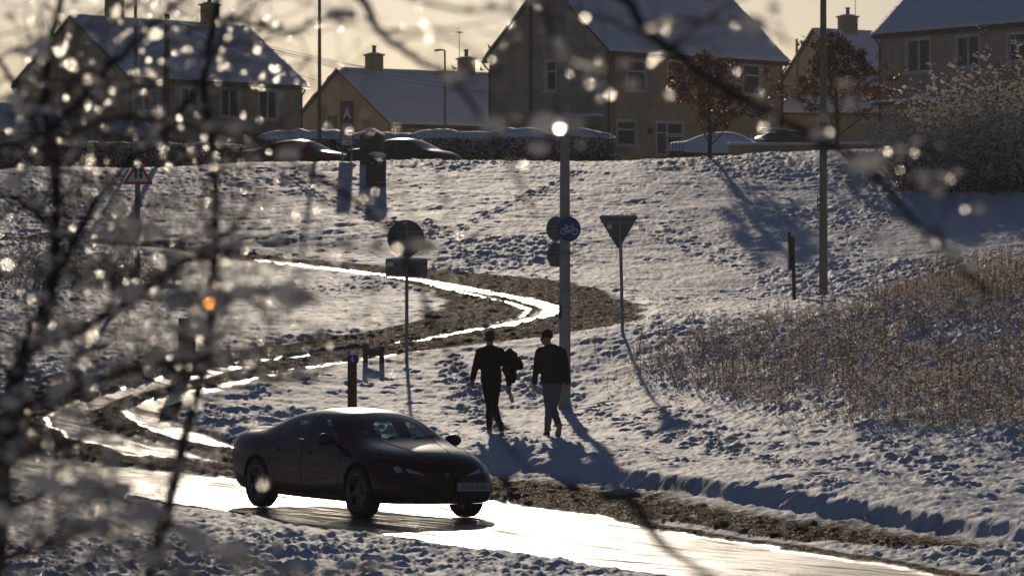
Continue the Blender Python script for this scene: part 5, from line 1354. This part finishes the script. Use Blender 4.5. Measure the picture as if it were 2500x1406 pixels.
def zpx(py, Y): return CAMZ+(HY-py)/F*Y
hedge('hedge', 'long clipped hedge with thick snow cap ending beside the tall tan house', XY(640, 141), XY(1492, 138), zpx(336, 139.5), 1.2, 17000, 4, .30)
hedge('hedge', 'dark leafy hedge under the branches at the left edge below the house', XY(-150, 134), XY(600, 136), zpx(352, 135), 1.2, 11000, 6, .12)
# low wall with snow coping, right
a, b_ = XY(1700, 134), XY(2230, 133)
r = empty('low_wall', (a[0], a[1], ground(*a)-.2), math.atan2(b_[1]-a[1], b_[0]-a[0]), 'low garden wall with a snowy top between the two russet trees', 'wall'); tag(r, kind='thing')
L = math.hypot(b_[0]-a[0], b_[1]-a[1]); m = MB(); hw = zpx(354, 133.5)-r.location.z
m.bx(1.2, L, -.12, .12, -.3, hw); m.build('wall', WALLD, r)
m = MB(); vs = []; N = 50
for i in range(N+1):
    x = 1.15+(L-1.1)*i/N; h = .09+.05*float(fbm(np.array([x*1.3]), np.array([2.0]), 5, 3)[0])
    vs += [(x, -.15, hw+.002), (x, -.13, hw+h*.8), (x, .0, hw+h), (x, .13, hw+h*.8), (x, .15, hw+.002)]
m.add(vs, [(i*5+j, i*5+j+1, (i+1)*5+j+1, (i+1)*5+j) for i in range(N) for j in range(4)] + [(0,1,2,3,4), tuple(N*5+j for j in range(5))]); m.build('snow_coping', SNOW, r, smooth=True)
# iron garden gate and railing in front of the tall house
def railing(name, label, px0, px1, Y, ytop, n, cat):
    a = XY(px0, Y); w_ = (px1-px0)/F*Y; zb = ground(*a)-.1; r = empty(name, (a[0], a[1], zb), 0, label, cat); h = zpx(ytop, Y)-zb
    for z in (h*.62, h-.05):
        m = MB(); m.bx(0, w_, -.015, .015, z-.02, z+.02); o = m.build('rail', DARK, r)
        m = MB(); m.bx(0, w_, -.02, .02, z+.021, z+.05); m.build('snow_line', SNOW, o)
    for k in range(n):
        x = w_*k/(n-1); m = MB(); m.bx(x-.012, x+.012, -.012+.03, .012+.03, 0, h+(.05 if k in (0, n-1) else -.08)); m.build('bar', DARK, r)
    return r
railing('garden_gate', 'small iron garden gate with snow lined bars before the glazed door', 1618, 1668, 137, 333, 7, 'gate')
railing('railing', 'short iron railing at the end of the long hedge', 1488, 1512, 137, 346, 4, 'fence')

# ------------------------------------------------------------------ trees and shrubs
def grow(p, d, L, r, depth, rr, out, bend=.35, up=.15, kids=3, split=.55):
    """recursive branching: appends (points, radii, depth)"""
    k = 5; pts = [p.copy()]; rad = [r]
    for i in range(k):
        d = (d + Vector((rr.gauss(0, bend), rr.gauss(0, bend), rr.gauss(0, bend)))*.3 + Vector((0, 0, up))*.3).normalized()
        p = p + d*(L/k); pts.append(p.copy()); rad.append(r*(1-.55*(i+1)/k))
    out.append((pts, rad, depth))
    if depth > 0:
        for _ in range(kids):
            t = rr.randint(2, k); q = pts[t]
            ax_ = Vector((rr.gauss(0, 1), rr.gauss(0, 1), rr.gauss(0, .6))).normalized()
            nd = (d*(1-split) + ax_*split + Vector((0, 0, up*.4))).normalized()
            grow(q, nd, L*rr.uniform(.5, .72), rad[t]*.6, depth-1, rr, out, bend, up, kids, split)
def oak(px, Y, h, wd, label, seed, leaves, snow):
    rr = random.Random(seed); x, y = XY(px, Y); zb = ground(x, y)-.05
    root = empty('tree', (x, y, zb), 0, label, 'tree', 'young russet leaved trees on the crest')
    m = MB(); m.tube([(0,0,-.2),(.02,0,h*.2),(-.03,.02,h*.55),(.02,0,h*.98)], [h*.024,h*.019,h*.011,h*.003], 8); m.build('trunk', BARK2, root)
    br = []
    for k in range(20):
        t = .13+.72*k/20; a = k*2.4+rr.uniform(-.4, .4); ln = wd*(.62 if t < .3 else .60-.42*(t-.3)/.6)*rr.uniform(.8, 1.1)
        grow(Vector((0,0,h*t)), Vector((math.cos(a), math.sin(a), .75)).normalized(), ln, h*.008*(1.1-t), 2, rr, br, .5, .15, 3)
    m = MB()
    for pts, rad, dp in br: m.tube(pts, rad, 4, False)
    tag(m.build('branches', BARK2, root), kind='stuff')
    pos = []
    tips = [(p, dp) for pts, rad, dp in br for p in pts[2:] if dp <= 1]
    cl = [tips[rr.randrange(len(tips))][0] for _ in range(leaves//7)]
    for c in cl:
        for _ in range(7): pos.append(c+Vector((rr.gauss(0, .07), rr.gauss(0, .07), rr.gauss(0, .06)-.02)))
    V, Fc = cards(pos, np.full(len(pos), .125), (0, 0, -.5)); tag(link('crown', np_mesh('crown', V, Fc), OAKLEAF, root), kind='stuff')
    sp = [c+Vector((rr.gauss(0, .06), rr.gauss(0, .06), rr.gauss(0, .04)+.02)) for c in rr.sample(cl, min(snow, len(cl)))]
    V, Fc = flecks(sp, npr.uniform(.012, .04, len(sp)), (1.3, 1.3, .8)); tag(link('snow_flecks', np_mesh('snow_flecks', V, Fc), SNOWT, root), kind='stuff')
    return root
oak(1732, 124.5, 3.55, 2.5, 'small russet leaved oak before the glazed door of the tall house', 3, 4400, 700)
oak(2042, 129, 4.3, 3.0, 'larger russet leaved oak behind the olive lamp column', 8, 5800, 900)

def thicket(name, label, spots, mats, stems, rr, hmin, hmax, group=None, flk=16000, cat='bush', twr=.004, fr=(.012, .04)):
    """dense snow dusted shrub: arching twigs from several roots"""
    cx = sum(s[0] for s in spots)/len(spots); cy = sum(s[1] for s in spots)/len(spots); zb = ground(cx, cy)
    root = empty(name, (cx, cy, zb), 0, label, cat, group)
    A, B, ra, rb, fl = [], [], [], [], []
    for _ in range(stems):
        sx_, sy_, sr, sh_ = spots[rr.randrange(len(spots))]
        a = rr.uniform(0, 2*math.pi); q = sr*math.sqrt(rr.random())*.8; p = Vector((sx_-cx+q*math.cos(a), sy_-cy+q*math.sin(a)*.8, 0)); p.z = ground(p.x+cx, p.y+cy)-zb
        out_ = Vector((math.cos(a), math.sin(a), 0))*(.25+.9*q/sr); d = (Vector((0, 0, 1.15))+out_*rr.uniform(.2, .9)+Vector((rr.gauss(0, .25), rr.gauss(0, .25), 0))).normalized()
        L = sh_*rr.uniform(hmin, hmax)*(1.05-.45*q/sr); r0 = twr*rr.uniform(1.6, 3.2); n = 7
        for i in range(n):
            d2 = (d+Vector((rr.gauss(0, .16), rr.gauss(0, .16), rr.gauss(0, .10)-.03*i))).normalized(); p2 = p+d2*(L/n)
            A.append(p[:]); B.append(p2[:]); ra.append(r0*(1-.7*i/n)); rb.append(r0*(1-.7*(i+1)/n))
            if i >= 1:
                for _k in range(2):
                    e = (d2*.6+Vector((rr.gauss(0, .7), rr.gauss(0, .7), rr.gauss(0, .5)))).normalized()*rr.uniform(.12, .38)*min(sh_, 2.2)*.6
                    A.append(p2[:]); B.append((p2+e)[:]); ra.append(twr); rb.append(twr*.4)
                    for s in (.35, .7, 1.0):
                        if rr.random() < .75: fl.append((p2+e*s)[:])
            p, d = p2, d2
    V, Fc = sticks(A, B, ra, rb); tag(link('branches', np_mesh('branches', V, Fc), mats[0], root), kind='stuff')
    fl = np.array(fl); fl = fl[npr.permutation(len(fl))[:flk]]
    V, Fc = flecks(fl, npr.uniform(fr[0], fr[1], len(fl))*np.where(npr.uniform(size=len(fl)) < .1, 1.7, 1), (1.4, 1.4, .8)); tag(link('snow_flecks', np_mesh('snow_flecks', V, Fc), mats[1], root), kind='stuff')
    return root
sp = []
for px, Y, rad, h in ((2250,116,1.0,2.6),(2330,118,1.5,4.2),(2420,119,1.8,4.9),(2510,118,1.9,5.2),(2600,119,1.9,5.3),(2380,116,1.3,2.8),(2480,115.5,1.4,3.2)): sp.append((*XY(px, Y), rad, h))
thicket('thicket', 'big snow dusted thicket of bare twigs at the right edge below the pinkish house', sp, (BARK2, FROST), 1500, random.Random(4), .6, 1.0, flk=24000, fr=(.012, .045))
thicket('shrub', 'bare twiggy shrubs against the sky at the far left edge', [(*XY(15, 175), 1.2, 4.2), (*XY(-40, 176), 1.2, 3.6)], (BARK2, SNOWT), 110, random.Random(9), .7, 1.0, flk=300, twr=.010)
sap = thicket('sapling', 'thin bare sapling rising above the thicket in front of the pinkish house', [(*XY(2480, 121), .5, 6.2)], (BARK2, SNOWT), 9, random.Random(19), .8, 1.0, flk=200, twr=.012)
thicket('scrub', 'patch of snowy weeds on the snow island behind the branches', [(*XY(90, 96), 1.6, .9), (*XY(220, 93), 1.6, .9), (*XY(340, 91), 1.2, .7), (*XY(30, 90), 1.5, .9)], (BARK2, SNOWT), 420, random.Random(29), .5, 1.0, flk=2600, twr=.004)

# ------------------------------------------------------------------ dry weeds under snow on the right-hand bank
def weeds():
    lo, hi = weed_poly.min(0), weed_poly.max(0); N = 14000
    pts = np.stack([npr.uniform(lo[0], min(hi[0], 13), N), npr.uniform(lo[1], hi[1], N)], 1)
    d = sdist(pts[:, 0], pts[:, 1], weed_poly); nz = vnoise(pts[:, 0]*.8, pts[:, 1]*.6, 5)
    pts = pts[(d < .1) & (nz > npr.uniform(.0, .62, N))]
    edge = np.stack([npr.uniform(lo[0]-1.0, min(hi[0], 13), 700), npr.uniform(lo[1], hi[1]+3, 700)], 1)
    de = sdist(edge[:, 0], edge[:, 1], weed_poly); edge = edge[(de > .1) & (de < 2.2) & (npr.uniform(size=700) < np.exp(-de))]
    pts = np.concatenate([pts, edge])
    tall = npr.uniform(size=len(pts)) < .20*sstep(.35, .65, vnoise(pts[:, 0]*.5+9, pts[:, 1]*.35, 8))+.06
    H = np.where(tall, npr.uniform(.40, .85, len(pts)), npr.uniform(.10, .34, len(pts)))
    base = np.array([(x, y, ground(x, y)-.02) for x, y in pts])
    lean = npr.normal(0, .10, (len(pts), 2)); lean[~tall] = npr.normal(0, .8, ((~tall).sum(), 2))
    mid = base + np.stack([lean[:, 0]*H*.4, lean[:, 1]*H*.4, H*.55], 1); top = base + np.stack([lean[:, 0]*H, lean[:, 1]*H, H*np.where(tall, 1, .9)], 1)
    ps = [sticks(base, mid, .005, .004), sticks(mid, top, .004, .0025)]
    for _ in range(3):
        t = npr.uniform(.35, 1, (len(pts), 1)); s = base+(top-base)*t; e = npr.normal(0, .07, (len(pts), 3)); e[:, 2] = np.abs(e[:, 2])*.7; ps.append(sticks(s, s+e, .004, .0015))
    sd = []      # seed heads down the tall stalks
    tb, tt = base[tall], top[tall]
    for k in range(7): sd.append(tb+(tt-tb)*(.55+.45*k/6)+npr.normal(0, .012, tb.shape))
    sd = np.concatenate(sd); ps.append(flecks(sd, npr.uniform(.006, .015, len(sd)), (1, 1, 1.6)))
    V, Fc = join_np(ps); o = tag(link('dry_weeds', np_mesh('dry_weeds', V, Fc), STALK), 'dry brown weed stalks standing thick on the snowy bank', 'weeds', kind='stuff')
    cs = []
    for k in range(8):
        t = npr.uniform(.35, 1.05, (len(pts), 1)); cs.append(base+(top-base)*t+npr.normal(0, .04, base.shape))
    cs = np.concatenate(cs); cs = cs[npr.permutation(len(cs))[:30000]]
    V, Fc = flecks(cs, npr.uniform(.006, .022, len(cs))*np.where(npr.uniform(size=len(cs)) < .12, 1.9, 1), (1.35, 1.35, .75))
    tag(link('weed_snow', np_mesh('weed_snow', V, Fc), FROST), 'clots of snow caught in the dry weeds', 'snow', kind='stuff')
weeds()
# ------------------------------------------------------------------ pigeons on the roofs
BIRD = simple('pigeon_feathers', (.035, .034, .036), .6)
def pigeon(p, yaw, label):
    r = empty('pigeon', p, yaw, label, 'bird', 'pigeons perched on the roofs')
    fuse([('t', [(-.17,0,.10),(-.08,0,.12),(.02,0,.15),(.07,0,.19)], [.02,.055,.065,.04]), ('t', [(.06,0,.19),(.085,0,.26)], [.035,.028]), ('b', (.095,0,.285), (.034,.030,.032)), ('t', [(.12,0,.285),(.15,0,.275)], [.012,.005]), ('t', [(-.14,0,.10),(-.28,0,.05)], [.035,.028], [.014,.008])], 'body', BIRD, r, .012, 2)
    for s in (-1, 1):
        m = MB(); m.tube([(.0,s*.025,.11),(.005,s*.028,.0)], .008, 5); m.build('leg', BIRD, r)
        m = MB(); m.tube([(.05,s*.05,.17),(-.05,s*.062,.14),(-.20,s*.03,.08)], [.02,.045,.012], 8, ry=[.012,.014,.006]); m.build('wing', BIRD, r, smooth=True)
def on_roof(h, x, y):
    """local roof point -> world, on the snow"""
    pitch_ = (h.rh-h.eh)/(h.Lv/2); z = h.rh-pitch_*abs(y-h.Lv/2)+.12+.11
    return Vector((h.c[0]+x*h.u[0]+y*h.v[0], h.c[1]+x*h.u[1]+y*h.v[1], h.zb+z))
pigeon(on_roof(hc, .0, 8.25), R(200), 'dark pigeon on the left slope edge of the tall tan house')
pigeon(on_roof(hb, 7.2, 5.2), R(160), 'dark pigeon on the bungalow ridge left of the aerial chimney')
pigeon(on_roof(hb, 8.95, 5.2), R(120), 'dark pigeon on the bungalow ridge right of the aerial chimney')

# ------------------------------------------------------------------ the snowy, dripping tree close to the camera
def foreground_tree():
    rr = random.Random(41)
    DS = 1.3
    rx, ry_ = -1.6, 8.6
    root = empty('foreground_tree', (rx, ry_, 0.0), 0, 'dark bare tree close to the camera, its blurred branches hung with snow and drops', 'tree')
    O = Vector((rx, ry_, 0.0))
    LIMBS = [  # photo points, distance at both ends, radius in photo pixels at both ends, twig density, snow density
     ([(-60,1560),(-20,1400),(0,1220),(28,1000),(60,860),(108,760),(135,620),(132,400),(112,200),(165,-60)], 6.6, 7.2, 32, 8, 2.0, 1.0),
     ([(60,860),(200,800),(330,725),(450,640),(560,565),(640,470)], 6.7, 6.2, 15, 5, 1.6, 1.6),
     ([(100,770),(190,570),(250,470),(330,385),(420,300),(500,180),(560,40)], 6.8, 7.4, 13, 4, 1.6, .9),
     ([(330,1560),(420,1200),(498,900),(520,700),(527,430),(498,200),(530,0),(545,-90)], 7.0, 7.6, 15, 7, 1.1, .7),
     ([(132,420),(60,250),(0,150),(-60,80)], 7.0, 6.6, 11, 5, 1.7, 1.0),
     ([(130,320),(230,205),(330,105),(420,20),(480,-60)], 7.0, 7.4, 9, 4, 1.7, .8),
     ([(135,560),(20,480),(-80,430)], 7.0, 6.5, 11, 6, 1.6, 1.2),
     ([(0,352),(150,332),(300,285),(450,303),(620,335),(720,400),(870,492),(940,552),(1000,650),(1050,770),(1090,862),(1160,950),(1250,1100),(1315,1165)], 6.6, 5.4, 9, 4, .5, .25),
     ([(28,1000),(160,960),(320,900),(470,880),(600,920),(700,925),(790,915)], 6.5, 6.0, 13, 4, 1.5, 1.9),
     ([(330,725),(480,742),(620,720),(745,738)], 6.4, 6.0, 6, 3, 1.6, 2.4),
     ([(450,640),(600,600),(760,590),(900,612),(1070,600)], 6.2, 5.6, 5, 2.5, .9, .9),
     ([(498,900),(640,860),(760,830),(800,790)], 7.0, 6.6, 6, 3, 1.2, 1.2),
     ([(20,1120),(150,1085),(260,1050),(420,1040)], 6.3, 5.9, 11, 4, 1.2, 1.2),
     ([(-40,1290),(140,1195),(330,1235),(480,1320),(600,1370),(720,1410)], 4.6, 4.2, 13, 5, 1.4, 1.4),
     ([(-60,1390),(120,1330),(260,1300),(400,1390),(520,1440)], 4.8, 4.4, 10, 5, 1.8, 1.4),
     ([(520,1480),(720,1420),(850,1390),(960,1385)], 4.6, 4.8, 8, 4, .5, .8),
     ([(1500,1600),(1620,1500),(1690,1440),(1720,1420)], 4.2, 4.2, 10, 8, .2, .6),
     ([(165,-60),(430,-230),(830,-45),(925,72),(1010,140),(1110,200),(1182,300),(1250,410),(1310,530)], 6.6, 4.6, 14, 4, .35, .3),
     ([(430,-230),(1000,-190),(1480,-32),(1570,72),(1645,130),(1765,212),(1905,292),(2060,376),(2140,440),(2212,520),(2290,592),(2352,660),(2430,735)], 6.2, 4.9, 14, 7, .4, .35),
     ([(1000,-190),(1290,-25),(1362,112),(1425,165),(1500,180)], 5.6, 4.4, 9, 4, .5, .6),
     ([(1570,72),(1690,50),(1830,60),(1960,120)], 5.0, 4.6, 8, 3, .5, .5),
     ([(830,-45),(1000,-10),(1140,30),(1230,15)], 5.4, 4.8, 7, 3, .8, .6),
     ([(560,40),(700,80),(820,40),(940,60)], 6.4, 5.6, 8, 3, 1.0, .8),
     ([(1250,410),(1380,300),(1480,215),(1560,140)], 5.2, 5.0, 4, 2, .4, .6),
     ([(1182,300),(1290,290),(1365,310),(1470,305)], 5.2, 5.0, 4, 2, .5, .9),
     ([(2352,660),(2200,440),(2120,400)], 4.9, 4.9, 3, 2, .3, 1.5),
    ]
    drops, snowp, twigs = [], [], MB()
    def clear(q):          # the open gap in the branches where the road shows through
        w_ = q+O; x_, y_ = 1250+w_.x/w_.y*F, HY-(w_.z-CAMZ)/w_.y*F
        return not ((560 < x_ < 1240 and 955 < y_ < 1330) or (285 < x_ < 390 and 370 < y_ < 470))
    for pts, y0, y1, r0, r1, tw, sn in LIMBS:
        y0, y1 = y0*DS, y1*DS
        n = len(pts); W_ = []
        # resample smoothly
        for i in range(n-1):
            for k in range(5):
                t = k/5; s = (i+t)/(n-1); p0, p1, p2, p3 = pts[max(i-1, 0)], pts[i], pts[i+1], pts[min(i+2, n-1)]
                c = [.5*((2*p1[j])+(-p0[j]+p2[j])*t+(2*p0[j]-5*p1[j]+4*p2[j]-p3[j])*t*t+(-p0[j]+3*p1[j]-3*p2[j]+p3[j])*t**3) for j in (0, 1)]
                Y = y0+(y1-y0)*s; W_.append((P(c[0]+rr.gauss(0, 2.5), c[1]+rr.gauss(0, 2.5), Y+rr.gauss(0, .012))-O, (r0+(r1-r0)*s)/F*Y, c))
        if pts[0][1] > 1500 and pts[0][0] < 400: W_.insert(0, (Vector((W_[0][0].x*.3, W_[0][0].y*.3, -.1)), .075, (0, 3000)))
        m = MB(); m.tube([a for a, b, c in W_], [b for a, b, c in W_], 8); m.build('limb', BARK, root, smooth=True)
        for a, b, c in W_:
            inframe = -150 < c[0] < 2650 and -150 < c[1] < 1550
            if not inframe: continue
            left = 1.0 if c[0] < 700 else .55
            if 540 < c[0] < 1260 and 960 < c[1] < 1330: continue
            for _ in range(2):
                if rr.random() < tw*.42*left:
                    d = Vector((rr.gauss(.15, 1), rr.gauss(0, .6), rr.gauss(.15, .8))).normalized(); out = []
                    grow(a, d, rr.uniform(.12, .36), min(max(b*.35, .0015), .004), 2 if c[0] < 650 else 1, rr, out, .45, .05, 2 if c[0] < 650 else 3, .6)
                    for p, rd, dp in out:
                        if not all(clear(q) for q in p): continue
                        twigs.tube(p, [max(x_, .0009) for x_ in rd], 4, False)
                        for q in p[1:]:
                            if rr.random() < .085*left: drops.append((q+Vector((0, 0, -.004)), rr.uniform(.0018, .0044)))
                            if rr.random() < .075*sn: snowp.append((q, rr.uniform(.004, .009)))
            if rr.random() < .12*left: drops.append((a+Vector((rr.gauss(0, .006), rr.gauss(0, .006), -b-.003)), rr.uniform(.0018, .0044)))
            if rr.random() < .22*sn:
                snowp.append((a+Vector((rr.gauss(0, .01), rr.gauss(0, .01), b*.8+.005)), rr.uniform(.008, .022)*(1.5 if sn > 2 else 1)))
    tag(twigs.build('twigs', BARK, root, fix=False), kind='stuff')
    # particular fat snow lumps seen in the photograph
    for px, py, Y, r in ((330,555,6.4,62),(280,540,6.4,40),(40,450,6.3,40),(480,785,6.2,52),(440,800,6.2,40),(100,120,6.6,45),(60,260,6.6,45),(500,1330,4.3,55),(430,1300,4.3,50),(300,1240,4.4,60),(120,1200,4.4,65),(30,1260,4.4,60),(700,1400,4.3,45),(1690,1415,4.2,34),(330,925,6.2,26),(520,850,6.2,25),(620,1380,4.3,40),(690,700,6.0,30),(735,740,6.0,25),(600,735,6.0,24),(2060,205,4.8,22),(2260,425,4.8,26),(2300,432,4.8,20)):
        Y *= DS; [snowp.append((P(px+rr.gauss(0, r*.55), py+rr.gauss(0, r*.22), Y+rr.gauss(0, .03))-O, r/F*Y*rr.uniform(.2, .42))) for _ in range(5 if Y > 7 else 3)]
    m = MB()
    for c, r in snowp: m.blob(c, r, 2, .10, (1.3, 1.1, .8))
    tag(m.build('snow_clumps', SNOWT, root, smooth=True, fix=False), kind='stuff')
    # single bright drops
    for px, py, r in ((1365,307,.0042),(643,1180,.0036),(1490,228,.0028),(1633,229,.0028),(148,122,.0030),(382,80,.0030),(388,270,.0030),(618,1035,.0030),(1008,1270,.0028),(555,692,.0034),(228,815,.0034),(150,888,.0034),(20,640,.0040),(1862,308,.0026),(1440,205,.0022),(1595,140,.0022),(640,1040,.0018),(925,775,.0016),(175,155,.0030),(820,630,.0022),(970,605,.0028)):
        drops.append((P(px, py, 5.9)-O, r*(2.2 if px == 1365 else 1.6)))
    m = MB()
    for c, r in drops: m.blob(c, r, 2, 0)
    tag(m.build('water_drops', DROP, root, smooth=True, fix=False), kind='stuff')
    m = MB(); m.blob(P(512, 735, 6.2)-O, .006, 2, 0); t_ = NT('painted_amber_glint'); t_.b.inputs['Base Color'].default_value = (1, .42, .06, 1); t_.b.inputs['Transmission Weight'].default_value = 1; t_.b.inputs['IOR'].default_value = 1.15  # orange base colour painted in for sunlight refracted by a clear drop
    t_.l(t_.ramp(t_.noise(200, 1).outputs[0], [(.3, .34), (.7, .42)]).outputs[0], t_.b.inputs['Roughness']); m.build('glint_tinted_drop', t_.m, root, smooth=True, fix=False)
    return len(drops), len(snowp), len(twigs.f)
print('tree', foreground_tree())

# ------------------------------------------------------------------ thin winter haze
def haze():
    m = MB(); m.bx(-760, 760, -70, 760, -4, 24)
    o = m.build('haze', None); o['kind'] = 'stuff'
    mt = bpy.data.materials.new('haze_air'); mt.use_nodes = True; t = mt.node_tree
    for n in list(t.nodes):
        if n.type == 'BSDF_PRINCIPLED': t.nodes.remove(n)
    v = t.nodes.new('ShaderNodeVolumePrincipled'); v.inputs['Color'].default_value = (.96, .95, .94, 1); v.inputs['Density'].default_value = HAZE_D; v.inputs['Anisotropy'].default_value = .35
    t.links.new(v.outputs[0], t.nodes['Material Output'].inputs['Volume'])
    o.data.materials.append(mt)
HAZE_D = 0.0002
haze()
